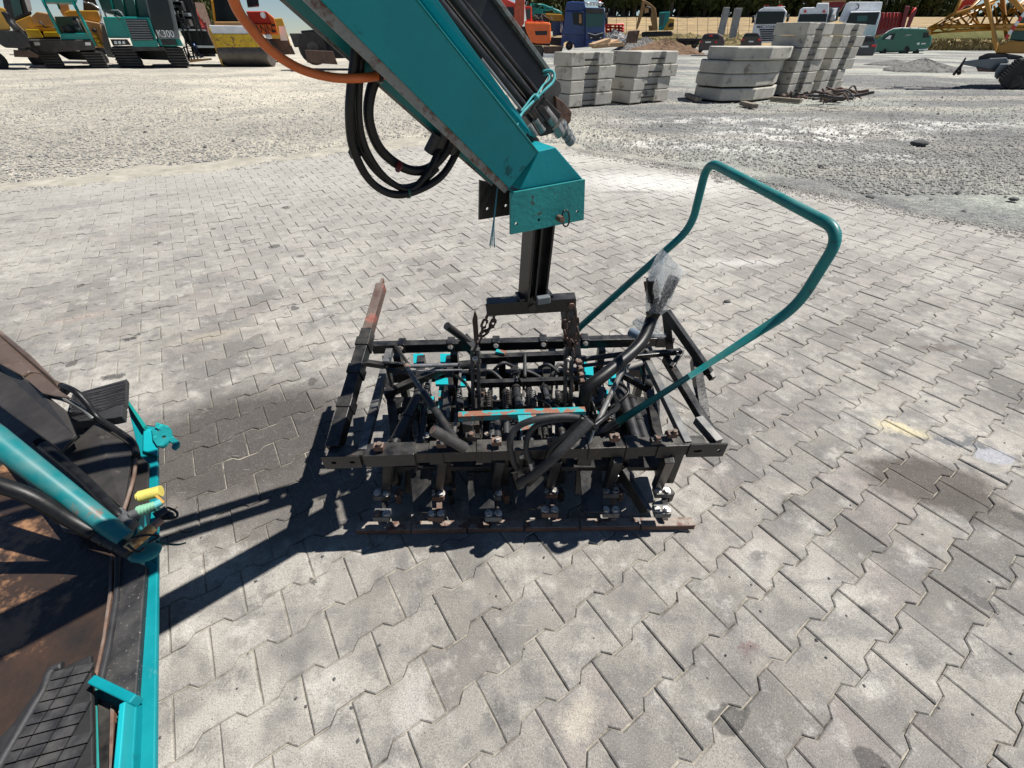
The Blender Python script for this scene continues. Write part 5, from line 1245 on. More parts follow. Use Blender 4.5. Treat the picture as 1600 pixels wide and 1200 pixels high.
plate('rear_end_plate', [rR + V3((-.06, -.022, -.022)), rR + V3((.01, -.022, -.022)), rR + V3((.01, -.022, .022)), rR + V3((-.06, -.022, .022))], [(rR + V3((-.02, -.022, 0)), (.008, .005))], .006, BLK, cl)
for (a, b, w_, h_, m_, nm) in (((735, 562, .385), (882, 556, .385), .028, .034, BLK, 'cross_tube'), ((742, 600, .365), (915, 594, .365), .022, .026, BLK, 'cross_tube'), ((716, 651, .42), (914, 643, .42), .024, .024, TEALR, 'teal_cross_bar'), ((640, 640, .25), (990, 632, .25), .04, .05, BLK, 'lower_cross_tube'), ((600, 590, .24), (1010, 580, .24), .03, .04, BLK, 'lower_cross_tube')):
    MB().bar(Q(*a), Q(*b), w_, h_).build(nm, m_, cl, bevel=.0015)
MB().prism([Q(808, 646, .43), Q(838, 645, .43), Q(835, 668, .41), Q(813, 673, .405)], (0, .002, -.006)).build('teal_plate', TEALR, cl, bevel=.001)
# left-hand fork arm
T = V3((-.53, 1.62, .60)); A0 = Q(522, 702, .40); k1 = A0.lerp(T, .60)
MB().bar(A0, k1 + (T - A0) * .03, .040, .046).build('fork_sleeve', BLK, cl, bevel=.002)
MB().bar(k1, A0.lerp(T, .95), .034, .040).build('fork_bar', mat('rusted_red_steel', (.085, .05, .04), .7, var=.3, vs=20, wear=(.24, .065, .045), wscale=16, wth=.56, wsoft=.06, bump=.3, bscale=80, dust=.3), cl, bevel=.002)
plate('fork_tip', [A0.lerp(T, .94) + V3((0, 0, -.014)), A0.lerp(T, 1.0) + V3((0, 0, -.007)), A0.lerp(T, 1.0) + V3((0, 0, .010)), A0.lerp(T, .94) + V3((0, 0, .018))], [], .010, RUST, cl)
for t in (.18, .36, .52): MB().bar(A0.lerp(T, t), A0.lerp(T, t + .05), .048, .055).build('sleeve_clamp', BLK, cl, bevel=.002)
GST2 = mat('worn_grey_bar', (.10, .105, .11), .4, metal=.3, var=.3, vs=20, wear=(.03, .03, .03), wscale=15, wth=.55, dust=.5)
def B(a, b, w_, h_, m=BLK, nm='frame_bar', bv=.0015, up=None):
    return MB().bar(Q(*a), Q(*b), w_, h_, up).build(nm, m, cl, bevel=bv)
def C(a, b, r_, m=BLK, nm='rod', n=14):
    return MB().cyl(Q(*a), Q(*b), r_, n).build(nm, m, cl)
B((609, 548, .41), (567, 706, .40), .026, .026, GST2, 'side_bar')
B((566, 566, .47), (600, 571, .46), .02, .02); B((598, 570, .46), (640, 573, .45), .012, .028); B((604, 573, .46), (612, 604, .38), .008, .01, BLKR)
C((606, 578, .45), (640, 583, .45), .009, BLKR, 'link_rod'); C((618, 540, .47), (640, 572, .45), .006, BLK, 'link_rod')
MB().sphere(Q(636, 573, .46), .013, 10, 8).build('joint', RUST, cl)
C((640, 572, .45), (722, 570, .44), .0075, STEEL, 'piston_rod'); C((640, 580, .445), (722, 578, .435), .004, STEEL, 'piston_rod')
C((718, 571, .44), (752, 568, .44), .017, BLK, 'cylinder_barrel')
C((636, 575, .46), (664, 618, .46), .0085, GST2, 'gas_strut'); C((662, 614, .46), (712, 688, .44), .0125, BLK, 'gas_strut')
B((600, 617, .33), (697, 575, .36), .026, .030, BLK, 'diagonal_brace')
C((676, 672, .50), (726, 700, .41), .017, mat('rubbed_black_tube', (.035, .033, .032), .5, var=.4, vs=20, wear=(.10, .07, .05), wscale=30, wth=.6), 'socket_tube')
p0 = Q(676, 672, .50); dd = (Q(726, 700, .41) - p0).normalized(); MB().cyl(p0 - dd * .0015, p0 + dd * .002, .0125, 14).build('tube_mouth', RUST, cl)
C((698, 509, .56), (733, 535, .45), .015, BLK, 'socket_tube'); B((722, 528, .47), (742, 548, .42), .04, .035)
plate('rusty_flat', [CY(741, 532, 1.2), CY(748, 530, 1.2), CY(746, 496, 1.2), CY(742, 484, 1.2), CY(738, 500, 1.2)], [], .006, RUST, cl)
# centre uprights with holes for the chains
for (u, s_) in ((738, 1), (893, -1)):
    for dx in (0, 9):
        a = CY(u + dx * s_, 545, 1.17); b = CY(u + (dx + 2) * s_, 655, 1.08)
        MB().bar(a, b, .010, .045, (0, 1, 0)).build('upright', BLK, cl, bevel=.0015)
    for k, v in enumerate((560, 580, 600)): bolt(MB(), CY(u + 4 * s_, v, 1.13), (s_ * .4, -1, 0), .007, .01).build('bolt', RUST if k else ZINC, cl)
MB().bar(CY(888, 485, 1.19), CY(897, 560, 1.16), .006, .05, (1, 0, 0)).build('chain_plate', mat('dull_grey_plate', (.09, .085, .08), .6, var=.4, vs=30), cl)
# right-hand frame
AP = (1040, 487, .60)
B(AP, (1108, 583, .44), .022, .030); B((1100, 572, .45), (1114, 592, .43), .018, .024, BLKR, 'pin_lug')
B(AP, (1047, 552, .42), .020, .028); B((1086, 562, .45), (1100, 655, .40), .030, .034); B((1012, 566, .43), (1074, 694, .40), .024, .026, GST2, 'side_bar'); B((1040, 560, .43), (1120, 690, .40), .026, .028, BLK, 'side_bar')
B((1066, 590, .42), (1084, 622, .41), .030, .030, GST2, 'bar_worn_face'); B((992, 556, .46), (1064, 549, .46), .022, .018, BLK); B((1066, 549, .46), (1048, 574, .44), .016, .016)
B((1090, 655, .41), (1122, 692, .40), .028, .030, GST2, 'side_bar')
B((973, 586, .38), (1012, 608, .33), .02, .024, BLK, 'diagonal_brace'); MB().cyl(Q(1010, 600, .36), Q(1020, 604, .36), .013, 12).build('brace_end', BLK, cl)
B((1002, 566, .42), (1008, 600, .36), .014, .014); 
C((905, 562, .44), (975, 553, .45), .010, RUBG, 'hose_pipe'); C((905, 572, .43), (985, 563, .44), .007, RUBG, 'hose_pipe')
C((978, 566, .47), (928, 672, .46), .009, GST2, 'gas_strut'); C((980, 574, .44), (1003, 567, .45), .010, mat('pale_fitting', (.30, .28, .25), .5), 'fitting')
C((928, 672, .46), (922, 690, .43), .004, STEEL, 'hook')
MB().cyl(Q(985, 518, .50), Q(1000, 526, .50), .017, 14).build('blue_grey_cap', mat('blue_grey_plastic', (.13, .17, .22), .4), cl)
for (u, v) in ((1010, 548), (1054, 551), (1063, 551)): bolt(MB(), Q(u, v, .475), (0, -.3, 1), .006, .005).build('bolt', BLKR, cl)
# longitudinal stretchers, rods and springs between the beams
R = random.Random(41)
RB = mat('dull_black_tube', (.022, .022, .024), .45, var=.5, vs=15, wear=(.07, .06, .05), wscale=20, wth=.6)
us = ((600, 620), (655, 646), (700, 695), (752, 742), (800, 800), (850, 855), (905, 915), (960, 973), (1000, 1030))
for i, (ut, ub) in enumerate(us):
    B((ut + 4, 560, .30), (ub, 700, .30), .032, .036, BLK, 'stretcher')
    if i in (1, 2, 4, 5, 7):
        B((ut + 20, 575, .335), (ub + 14, 690, .335), .010, .010, GST2, 'adjuster_rod')
for (a, b, r_) in (((658, 610, .37), (612, 700, .36), .018), ((668, 600, .36), (655, 700, .33), .010), ((806, 605, .36), (812, 640, .36), .015), ((790, 610, .34), (792, 700, .32), .012), ((826, 605, .34), (830, 700, .32), .012), ((850, 605, .36), (858, 640, .36), .014), ((966, 600, .37), (1000, 705, .35), .019), ((985, 620, .36), (1012, 700, .35), .016), ((932, 600, .34), (945, 640, .34), .014), ((775, 640, .36), (778, 690, .36), .012), ((870, 650, .37), (885, 700, .35), .012)):
    cc = C(a, b, r_, RB, 'cylinder_barrel'); p0, p1 = Q(*a), Q(*b)
    for t in (.06, .5, .94): c_ = p0.lerp(p1, t); d_ = (p1 - p0).normalized(); MB().cyl(c_ - d_ * .006, c_ + d_ * .006, r_ * 1.18, 12).build('collar', BLK, cc)
for (u, v) in ((639, 640), (652, 672), (664, 695), (700, 640), (722, 640), (812, 628), (838, 630), (905, 655), (930, 640), (806, 590), (952, 620), (988, 650)):
    q = MB().cyl(Q(u, v, .33), Q(u + R.uniform(-2, 3), v + R.uniform(14, 24), .33), .0065, 10).build('pale_rod', mat('pale_fitting', (.30, .28, .25), .5), cl)
for (a, b, c_, z) in (((646, 556), (662, 556), 576, .30), ((688, 556), (704, 556), 583, .30), ((680, 594), (700, 594), 604, .31), ((912, 568), (926, 575), 590, .31), ((915, 595), (930, 595), 606, .31), ((925, 625), (945, 632), 650, .28)):
    MB().prism([Q(a[0], a[1], z), Q(b[0], b[1], z), Q(b[0] + 1, c_, z), Q(a[0] + 1, c_, z)], (0, 0, .012)).build('teal_slide', mat('bright_teal_paint', (.004, .33, .37), .4, var=.1), cl, bevel=.001)
B((692, 605, .29), (690, 645, .28), .03, .012, TEALR, 'teal_slide'); B((775, 549, .41), (790, 552, .41), .02, .012, TEALR, 'paint_patch')
for _ in range(120):
    u, v = R.uniform(640, 985), R.uniform(605, 695); z = R.uniform(.22, .36); c_ = Q(u, v, z); k = R.random()
    if k < .5: MB().box(c_, (R.uniform(.012, .04), R.uniform(.012, .04), R.uniform(.02, .05)), rz=R.uniform(-.3, .3)).build('lug', R.choice((BLK, BLK, BLKR, RB)), cl, bevel=.002)
    else: bolt(MB(), c_, (R.uniform(-.3, .3), R.uniform(-.6, 0), 1), R.uniform(.005, .009), .008).build('bolt', R.choice((ZINC, BLKR, BLKR, RUST)), cl)
for (x0, y0, x1, y1, z) in ((772, 578, 800, 572, .36), (842, 575, 872, 582, .37), (800, 585, 845, 590, .35), (820, 560, 820, 590, .38), (744, 585, 790, 600, .33), (860, 590, 885, 575, .36)):
    MB().tube(smooth_path([Q(x0, y0, z), Q((x0 + x1) / 2, min(y0, y1) - 5, z + .03), Q(x1, y1, z)], 6), .007, 8).build('short_hose', RUBG, cl)
# coil springs, thin lines and more teal slides among the stretchers
for k, (u, v, z, ln, rr_) in enumerate(((662, 612, .36, 26, .013), (716, 610, .35, 30, .011), (764, 615, .36, 24, .012), (795, 612, .36, 24, .010), (832, 612, .36, 26, .012), (872, 612, .36, 22, .011), (938, 600, .36, 30, .012), (955, 640, .35, 28, .011), (700, 655, .36, 24, .011), (648, 660, .35, 24, .010), (850, 662, .37, 20, .010), (770, 662, .37, 20, .010))):
    a = Q(u, v, z); b = Q(u + R.uniform(-3, 3), v + ln, z - .01); d = (b - a); L__ = d.length; d.normalize(); s1, s2 = _basis(d); tn = 9
    MB().tube([a + d * (L__ * i / (tn * 10)) + (s1 * math.cos(i * .628) + s2 * math.sin(i * .628)) * rr_ for i in range(tn * 10)], .0022, 5).build('spring', R.choice((GST2, STEEL, BLKR)), cl)
for k in range(12):
    u = R.uniform(640, 960); v = R.uniform(575, 640); z = R.uniform(.34, .42); pts = [Q(u, v, z), Q(u + R.uniform(-25, 25), v + R.uniform(8, 20), z + R.uniform(0, .05)), Q(u + R.uniform(-30, 30), v + R.uniform(20, 50), z - .03)]
    MB().tube(smooth_path(pts, 7), R.uniform(.003, .006), 7).build('thin_line', R.choice((RUBG, RUB, RUB)), cl)
for (u0, v0, u1, v1, z) in ((950, 585, 962, 604, .31), (718, 590, 728, 606, .30), (935, 612, 950, 622, .31), (668, 622, 678, 640, .28)):
    MB().prism([Q(u0, v0, z), Q(u1, v0, z), Q(u1, v1, z), Q(u0, v1, z)], (0, 0, .01)).build('teal_slide', MATS['bright_teal_paint'], cl, bevel=.001)
# beam-top fittings
for (u, v, m_) in ((592, 698, RUST), (690, 693, RUST), (776, 690, RUST), (735, 682, BLKR), (863, 690, RUST), (960, 684, RUST), (1050, 678, RUST), (1024, 688, BLKR)):
    c_ = Q(u, v, .43); b_ = MB().box(c_, (.030, .022, .018), rz=.05).build('clamp_lug', m_, cl, bevel=.002); MB().cyl(c_ + V3((.004, -.004, .006)), c_ + V3((.004, -.004, .02)), .008, 6).build('nut', RUST if R.random() < .4 else ZINC, b_)
# legs, shoes and bolts
FP_ = [606, 691, 780, 868, 963, 1043]
for i, u in enumerate(FP_):
    v1, v2 = 771 - (i > 2) * 4, 803 - (i > 2) * 6
    ub = u - 9
    top = Q(u + 2, 716, .36); mid = Q(ub, v1 - 14, .16)
    MB().bar(top, V3((mid.x, mid.y + .02, .10)), .030, .034, (0, 1, 0)).build('leg', BLK, cl, bevel=.002)
    for j, v in enumerate((v1, v2)):
        c_ = Q(ub, v, .11)
        sh = MB().box(c_ + V3((0, 0, -.006)), (.056, .038, .024)).build('shoe_plate', RUST if i in (1, 3) else GST2, cl, bevel=.0015)
        for s_ in (-1, 1):
            rusty = (i == 0 and j == 1 and s_ == -1); c2 = Q(ub + 7.4 * s_, v, .116)
            bolt(MB(), c2, (R.uniform(-.1, .1), R.uniform(-.35, -.2), 1), .0106, .010).build('bolt', RUST if rusty else ZINC, sh)
    a, b = Q(ub + 4, v1, .10), Q(ub + 5, 818 - (i > 2) * 5, .05)
    MB().bar(a, b, .020, .010, (0, 0, 1)).build('shoe_arm', RUST if i in (1, 4) else BLKR, cl, bevel=.0015)
    MB().bar(V3((a.x, a.y + .03, .10)), V3((a.x, a.y + .36, .20)), .022, .05).build('inner_arm', BLK, cl, bevel=.001)
    MB().box((a.x + .03, a.y + .10, .17), (.035, .12, .16)).build('guide_block', BLK, cl, bevel=.003)
    MB().box((a.x + .035, a.y + .02, .05), (.018, .03, .05), rz=.4).build('finger', BLKR if i % 2 else RUST, cl, bevel=.001)
for i in range(5):
    u0 = FP_[i] + 10; u1 = FP_[i + 1] - 12
    MB().prism([Q(u0, 620, .21), Q(u1, 620, .21), Q(u1, 730, .20), Q(u0, 730, .20)], (0, 0, -.02)).build('added_shade_plate', BLK, cl, bevel=.001)  # added plates that block the sun and darken the ground under the clamp
    if i in (0, 2, 3): MB().bar(Q((u0 + u1) / 2, 700, .26), Q((u0 + u1) / 2 - 6, 770, .08), .05, .02).build('gripper_arm', BLK, cl, bevel=.002)
# front gripping rail in segments
RLM = mat('dusty_rail_steel', (.26, .22, .185), .7, var=.3, vs=25, wear=(.13, .065, .045), wscale=22, wth=.5, wsoft=.08, bump=.25, bscale=90)
RLE = mat('rail_edge_rust', (.10, .05, .035), .8, var=.4, vs=25, bump=.3, bscale=90)
cuts = [(556, 640), (643, 728), (731, 818), (821, 905), (908, 1000), (1003, 1086)]
for i, (ua, ub) in enumerate(cuts):
    va = 829 - 8 * (ua - 556) / 530; vb = 829 - 8 * (ub - 556) / 530; jz = R.uniform(-.003, .003)
    a, b = Q(ua, va, .030 + jz), Q(ub, vb, .030 + jz)
    s_ = MB().bar(a + V3((0, .016, .0)), b + V3((0, .016, 0)), .034, .006).build('grip_rail', RLM, cl, bevel=.0012)
    MB().bar(a + V3((0, 0, -.010)), b + V3((0, 0, -.010)), .005, .022).build('rail_edge', RLE, s_)
    pass
ra, rb = V3((rL.x + .03, rL.y + .01, .05)), V3((rR.x - .02, rR.y + .01, .05))
MB().bar(ra, rb, .03, .03).build('rear_rail', BLKR, cl, bevel=.001)
for t in (.05, .25, .42, .6, .78, .95):
    c_ = ra.lerp(rb, t); MB().bar(V3((c_.x, c_.y, .06)), V3((c_.x, c_.y + .0, .36)), .03, .04, (0, 1, 0)).build('rear_leg', BLK, cl, bevel=.0015)
# black plates added between the legs for the shade and dark parts there
for (u0, u1, v0, v1, z) in ((640, 672, 722, 800, .12), (728, 770, 725, 808, .10), (905, 940, 720, 800, .12), (800, 850, 735, 795, .09)):
    MB().prism([Q(u0, v0, z + .08), Q(u1, v0, z + .08), Q(u1 + 3, v1, z), Q(u0 + 6, v1, z)], (0, .004, -.012)).build('dark_infill_plate', BLK, cl, bevel=.001)
C((806, 735, .22), (812, 760, .16), .02, BLK, 'cylinder_barrel'); B((970, 735, .20), (1010, 800, .12), .02, .05, BLK, 'swing_arm')
C((965, 742, .2), (960, 752, .15), .006, STEEL, 'pale_rod')
for (u, v) in ((626, 768), (655, 762), (710, 762), (965, 738), (733, 690)): MB().box(Q(u, v, .08), (.012, .02, .02), rz=R.random()).build('spacer', RUST, cl, bevel=.001)
# handle
HN = .955; HF = 1.46
near_r = [PY(925, 686, HN - .0), PY(965, 660, HN), PY(1245, 480, HN), PY(1318, 362, HN)]
far_r = [PY(1106, 251, HF), PY(1080, 356, HF), PY(905, 512, HF), PY(893, 524, HF)]
hp = [near_r[1], near_r[2], near_r[3], far_r[0], far_r[1], far_r[2]]
hp = round_path(hp, .055, 9)
MB().tube(hp, .0128, 20).build('handle', mat('handle_teal', (.003, .17, .17), .42, var=.2, vs=9, wear=(.03, .06, .055), wscale=26, wth=.63, wsoft=.03, dust=.25, spec=.35), cl)
C2 = lambda a, b, r_, m_, nm: MB().cyl(a, b, r_, 16).build(nm, m_, cl)
C2(near_r[1], near_r[1] + (near_r[1] - near_r[2]).normalized() * .09, .0150, BLK, 'handle_socket')
C2(far_r[2], far_r[2] + (far_r[2] - far_r[1]).normalized() * .07, .0150, BLK, 'handle_socket')
pk = PY(1008, 440, 1.42); C2(pk, pk + V3((.02, -.02, -.06)), .006, RUST, 'handle_lug')
# hoses of the clamp
hb = [Q(917, 655, .50), Q(880, 650, .53), Q(835, 656, .53), Q(808, 668, .50), Q(797, 688, .46), Q(800, 715, .38), Q(808, 732, .30)]
hose(hb, .010, 'clamp_hose', RUBG, cl)
hose([Q(920, 660, .50), Q(885, 655, .51), Q(848, 660, .51), Q(828, 675, .47), Q(822, 700, .42), Q(829, 722, .36)], .0085, 'clamp_hose', RUBG, cl)
hose([Q(925, 655, .52), Q(900, 680, .48), Q(868, 712, .42), Q(838, 738, .33), Q(812, 754, .25)], .0155, 'sleeved_hose', mat('braided_sleeve', (.028, .028, .03), .7, var=.5, vs=200, bump=.6, bscale=350), cl)
hose([Q(912, 650, .52), Q(890, 676, .48), Q(862, 700, .44), Q(850, 730, .36), Q(826, 756, .24)], .010, 'clamp_hose', RUB, cl)
hose([Q(925, 668, .50), Q(948, 650, .50), Q(965, 635, .46), Q(960, 618, .40)], .008, 'clamp_hose', RUB, cl)
MB().cyl(Q(829, 720, .36), Q(833, 734, .33), .010, 12).build('hose_fitting', STEEL, cl); MB().cyl(Q(812, 708, .38), Q(816, 714, .38), .009, 6).build('nut', ZINC, cl)
MB().prism([Q(806, 716, .30), Q(816, 716, .30), Q(818, 742, .24), Q(840, 748, .24), Q(810, 764, .20)], (0, .006, -.003)).build('hose_guard', BLK, cl, bevel=.002)
BY0 = 1.33
arm_s = [PY(1026, 484, BY0), PY(1018, 498, BY0), PY(1008, 524, 1.28), PY(990, 548, 1.22), PY(945, 585, 1.12), PY(918, 608, 1.08), PY(912, 640, 1.06)]
hose(arm_s, .0215, 'supply_line_sleeve', RUB, cl, 8, 14)
# ---------------------------------------------------------------- connector in a plastic bag
BGM = bpy.data.materials.new('clear_plastic'); BGM.use_nodes = True; nt_ = BGM.node_tree; bb = nt_.nodes['Principled BSDF']
for n_ in list(nt_.nodes):
    if n_.type == 'BSDF_PRINCIPLED': nt_.nodes.remove(n_)
_o = [n_ for n_ in nt_.nodes if n_.type == 'OUTPUT_MATERIAL'][0]
_tp = nt_.nodes.new('ShaderNodeBsdfTransparent'); _tp.inputs[0].default_value = (.93, .95, .96, 1)
_tl = nt_.nodes.new('ShaderNodeBsdfTranslucent'); _tl.inputs[0].default_value = (.85, .88, .9, 1)
_df = nt_.nodes.new('ShaderNodeBsdfDiffuse'); _df.inputs[0].default_value = (.8, .82, .84, 1)
_gl = nt_.nodes.new('ShaderNodeBsdfGlossy'); _gl.inputs['Roughness'].default_value = .12
_fz = nt_.nodes.new('ShaderNodeTexNoise'); _fz.inputs['Scale'].default_value = 22; _fz.inputs['Detail'].default_value = 3; _fz.inputs['Distortion'].default_value = 1.5
_mr = nt_.nodes.new('ShaderNodeMapRange'); _mr.inputs[1].default_value = .42; _mr.inputs[2].default_value = .68; _mr.inputs[3].default_value = .20; _mr.inputs[4].default_value = .72
_m1 = nt_.nodes.new('ShaderNodeMixShader'); _m1.inputs[0].default_value = .5; _m2 = nt_.nodes.new('ShaderNodeMixShader'); _m2.inputs[0].default_value = .3; _m3 = nt_.nodes.new('ShaderNodeMixShader')
_k = nt_.links.new
_k(_tl.outputs[0], _m1.inputs[1]); _k(_df.outputs[0], _m1.inputs[2]); _k(_m1.outputs[0], _m2.inputs[1]); _k(_gl.outputs[0], _m2.inputs[2])
_k(_fz.outputs[0], _mr.inputs[0]); _k(_mr.outputs[0], _m3.inputs[0]); _k(_tp.outputs[0], _m3.inputs[1]); _k(_m2.outputs[0], _m3.inputs[2]); _k(_m3.outputs[0], _o.inputs['Surface'])
BY = 1.33
bag = thing('plastic_bag', 'clear plastic bag tied over two black plugs at the end of the thick supply line', 'bag', tuple(PY(1018, 500, BY)))
def bagmesh(rings, name, seed):
    R = random.Random(seed); mb = MB(); n = 22; vs = []
    for (u, v, ru, rv) in rings:
        c = PY(u, v, BY); sx_ = (PY(u + ru, v, BY) - c).length
        for i in range(n):
            a = 2 * math.pi * i / n; q = 1 + R.uniform(-.09, .09)
            vs.append(c + V3((math.cos(a) * sx_ * q, math.sin(a) * sx_ * .6 * q, rv * math.cos(a) * .0019 + R.uniform(-.003, .003))))
    mb.add(vs, [(j * n + i, j * n + (i + 1) % n, (j + 1) * n + (i + 1) % n, (j + 1) * n + i) for j in range(len(rings) - 1) for i in range(n)], True); return mb.build(name, BGM, bag)
bagmesh([(1022, 492, 9, 0), (1026, 482, 17, -2), (1030, 465, 20, -3), (1034, 445, 22, -6), (1040, 428, 24, -8), (1046, 414, 24, -12), (1050, 404, 20, -18)], 'film', 3)
bagmesh([(1030, 404, 6, 0), (1026, 420, 12, 6), (1024, 440, 12, 4), (1022, 458, 9, 0)], 'film', 5)
bagmesh([(1012, 498, 16, 0), (1008, 504, 20, 0), (1012, 514, 16, 0), (1022, 520, 20, -4)], 'film', 6)
pl = thing('plug', 'left black plug inside the clear plastic bag', 'plug', tuple(PY(1022, 470, BY)), 'plugs in the bag')
MB().cyl(PY(1021, 470, BY), PY(1019, 436, BY), .020, 16).build('shell', RUB, pl); MB().cyl(PY(1022, 478, BY), PY(1021, 470, BY), .013, 12).build('neck', RUB, pl)
pl = thing('plug', 'right black plug tilted to the right inside the clear plastic bag', 'plug', tuple(PY(1040, 470, BY)), 'plugs in the bag')
MB().cyl(PY(1040, 462, BY), PY(1053, 434, BY), .019, 16).build('shell', RUB, pl)
MB().tube(smooth_path([PY(1040, 462, BY), PY(1034, 476, BY), PY(1022, 492, BY)], 5), .012, 10).build('cable', RUB, pl)
MB().cyl(PY(1010, 492, BY), PY(1030, 486, BY), .012, 10).build('tape', mat('brown_tape', (.12, .08, .05), .5), bag)
# ================================================================= CARRIER AT THE LEFT EDGE
cr = thing('carrier_machine', 'teal and black machine deck with rubber mats in the lower left corner of the picture', 'machine', tuple(Q(230, 900, .0)))
ZE = .34
SCR = mat('scratched_black_deck', (.022, .020, .018), .33, var=.5, vs=9, wear=(.28, .15, .08), wscale=4.2, wth=.53, wsoft=.07, bump=.25, bscale=40, base2=(.055, .032, .022))
BRC = mat('dirty_brown_cover', (.085, .06, .047), .32, var=.25, vs=7, wear=(.15, .11, .085), wscale=5, wth=.55, wsoft=.1)
BLC = mat('scratched_black_cover', (.030, .027, .025), .38, var=.4, vs=9, wear=(.075, .065, .055), wscale=24, wth=.6, wsoft=.05, bump=.1, bscale=40)
DSB = mat('speckled_black_steel', (.02, .02, .022), .45, var=.4, vs=9, wear=(.20, .19, .18), wscale=160, wth=.60, wsoft=.05, dust=.15)
def PP(name, m, pts, z, th=.012, bv=.002, parent=None, zs=None):
    P = [Q(p[0], p[1], zs[i] if zs else z) for i, p in enumerate(pts)]
    return MB().prism(P, (0, 0, -th)).build(name, m, parent or cr, bevel=bv)
TEALE = mat('dusty_edge_teal', (.002, .21, .24), .45, var=.15, vs=6, wear=(.16, .30, .29), wscale=7, wth=.60, wsoft=.16, bump=.12, bscale=90, spec=.3)
# edge beam: bright sloping side strip, top flange
PP('edge_beam', TEALE, [(226, 868), (246, 882), (242, 1215), (207, 1215), (213, 1096)], ZE - .012, .014, .003)
PP('inner_beam', TEALE, [(205, 700), (214, 700), (216, 1215), (196, 1215)], ZE - .03, .07, .002)
PP('edge_beam_top', TEAL, [(207, 1100), (213, 1096), (207, 1215), (196, 1215)], ZE + .012, .03, .003)
PP('edge_beam_front', TEALE, [(229, 862), (226, 868), (246, 882), (246, 800), (236, 792)], ZE - .012, .014, .003)
PP('upper_side_plate', TEALE, [(196, 622), (226, 664), (246, 668), (246, 802), (234, 786), (206, 664)], ZE, .014, .003)
PP('step_face', mat('bright_teal_paint', (.004, .33, .37), .4), [(224, 668), (246, 672), (246, 712), (223, 704)], ZE + .014, .012, .002)
PP('side_plate_fin', DTEAL, [(194, 622), (198, 622), (228, 664), (223, 668)], ZE + .03, .03, .001)
PP('wear_plate', DSB, [(186, 866), (228, 884), (212, 1098), (158, 1066), (170, 1010), (184, 940)], ZE + .004, .02, .003)
PP('seal', RUBG, [(178, 868), (187, 868), (184, 935), (172, 1010), (160, 1062), (151, 1060), (164, 1000), (176, 930)], ZE + .012, .02, .004)
PP('seal_edge', RUST, [(172, 868), (177, 868), (174, 930), (163, 1000), (151, 1058), (147, 1050), (158, 1000), (168, 930)], ZE + .006, .02, .002)
MB().bar(Q(148, 1064, ZE + .02), Q(214, 1096, ZE + .02), .016, .03).build('cross_lip', TEAL, cr, bevel=.003)
PP('corner_web', mat('dusty_teal', (.02, .22, .21), .5, var=.2, vs=10), [(148, 1072), (206, 1102), (196, 1215), (150, 1215)], ZE - .03, .012, .002)
PP('slot', BLK, [(152, 1090), (172, 1100), (168, 1215), (156, 1215)], ZE - .022, .006, .001)
PP('slot_lip', RUST, [(172, 1098), (178, 1108), (174, 1215), (169, 1215)], ZE - .014, .012, .001)
MB().sphere(Q(193, 1110, ZE + .0), .008, 10, 6).build('paint_drip', PLATE, cr)
mb = MB(); MB_up = V3((0, 0, 1))
MB().bar(Q(199, 1102, ZE + .03), Q(190, 1215, ZE + .03), .010, .035).build('inner_flange', mat('bright_teal_paint', (.004, .33, .37)), cr, bevel=.002)
# deck
PP('deck', SCR, [(-80, 700), (60, 740), (190, 800), (190, 862), (170, 960), (150, 1060), (145, 1220), (-80, 1220)], ZE - .03, .02, .003)
# diamond-tread rubber mat made of pads
mat_o = PP('rubber_mat', mat('rubber_mat_base', (.012, .012, .013), .7, var=.3, vs=30), [(74, 1052), (86, 1048), (142, 1022), (146, 1215), (-60, 1215), (20, 1130)], ZE + .006, .012, .003)
pads = MB()
a0, ax_, ay_ = Q(142, 1022, ZE + .008), (Q(60, 1052, ZE + .008) - Q(142, 1022, ZE + .008)), (Q(146, 1215, ZE + .008) - Q(142, 1022, ZE + .008))
ex = V3((-.80, -.30, 0)).normalized(); ey = V3((-.45, -.9, 0)).normalized()
PADM = mat('rubber_tread', (.022, .022, .024), .5, var=.3, vs=50, dust=.15)
def in_mat(p):
    u, v = proj_px(p); 
    if v < 1030 or u > 140: return False
    if v > 1230: return False
    return u < 131 and u > 92 - (v - 1050) * .57 and v > 1030 + (142 - u) * .40
def proj_px(p):
    d = p - CP; k = d.dot(_fw); return 800 + FPX * d.dot(_rt) / k, 600 - FPX * d.dot(_up) / k
e1 = (Q(110, 1080, ZE) - Q(60, 1092, ZE)).normalized(); e2 = (Q(100, 1150, ZE) - Q(120, 1115, ZE)).normalized()
g0 = Q(140, 1030, ZE + .010); cnt = 0
for i in range(-40, 40):
    for j in range(-40, 60):
        c = g0 + e1 * (.037 * i) + e2 * (.019 * j)
        if not in_mat(c): continue
        A = [c - e1 * .0345 * .5 - e2 * .0165 * .5, c + e1 * .0345 * .5 - e2 * .0165 * .5, c + e1 * .0345 * .5 + e2 * .0165 * .5, c - e1 * .0345 * .5 + e2 * .0165 * .5]
        if cnt < 290: MB().prism(A, (0, 0, .004)).build('tread_pad', PADM, mat_o)
        else: pads.prism(A, (0, 0, .004))
        cnt += 1
if pads.v: pads.build('tread_pads', PADM, mat_o, kind='stuff')
MB().tube(smooth_path([Q(98, 1040, ZE + .01), Q(80, 1048, ZE + .012), Q(68, 1078, ZE + .012), Q(48, 1112, ZE + .012), Q(20, 1160, ZE + .012), Q(-12, 1215, ZE + .012)], 6), .008, 8).build('mat_border', RUBG, cr)
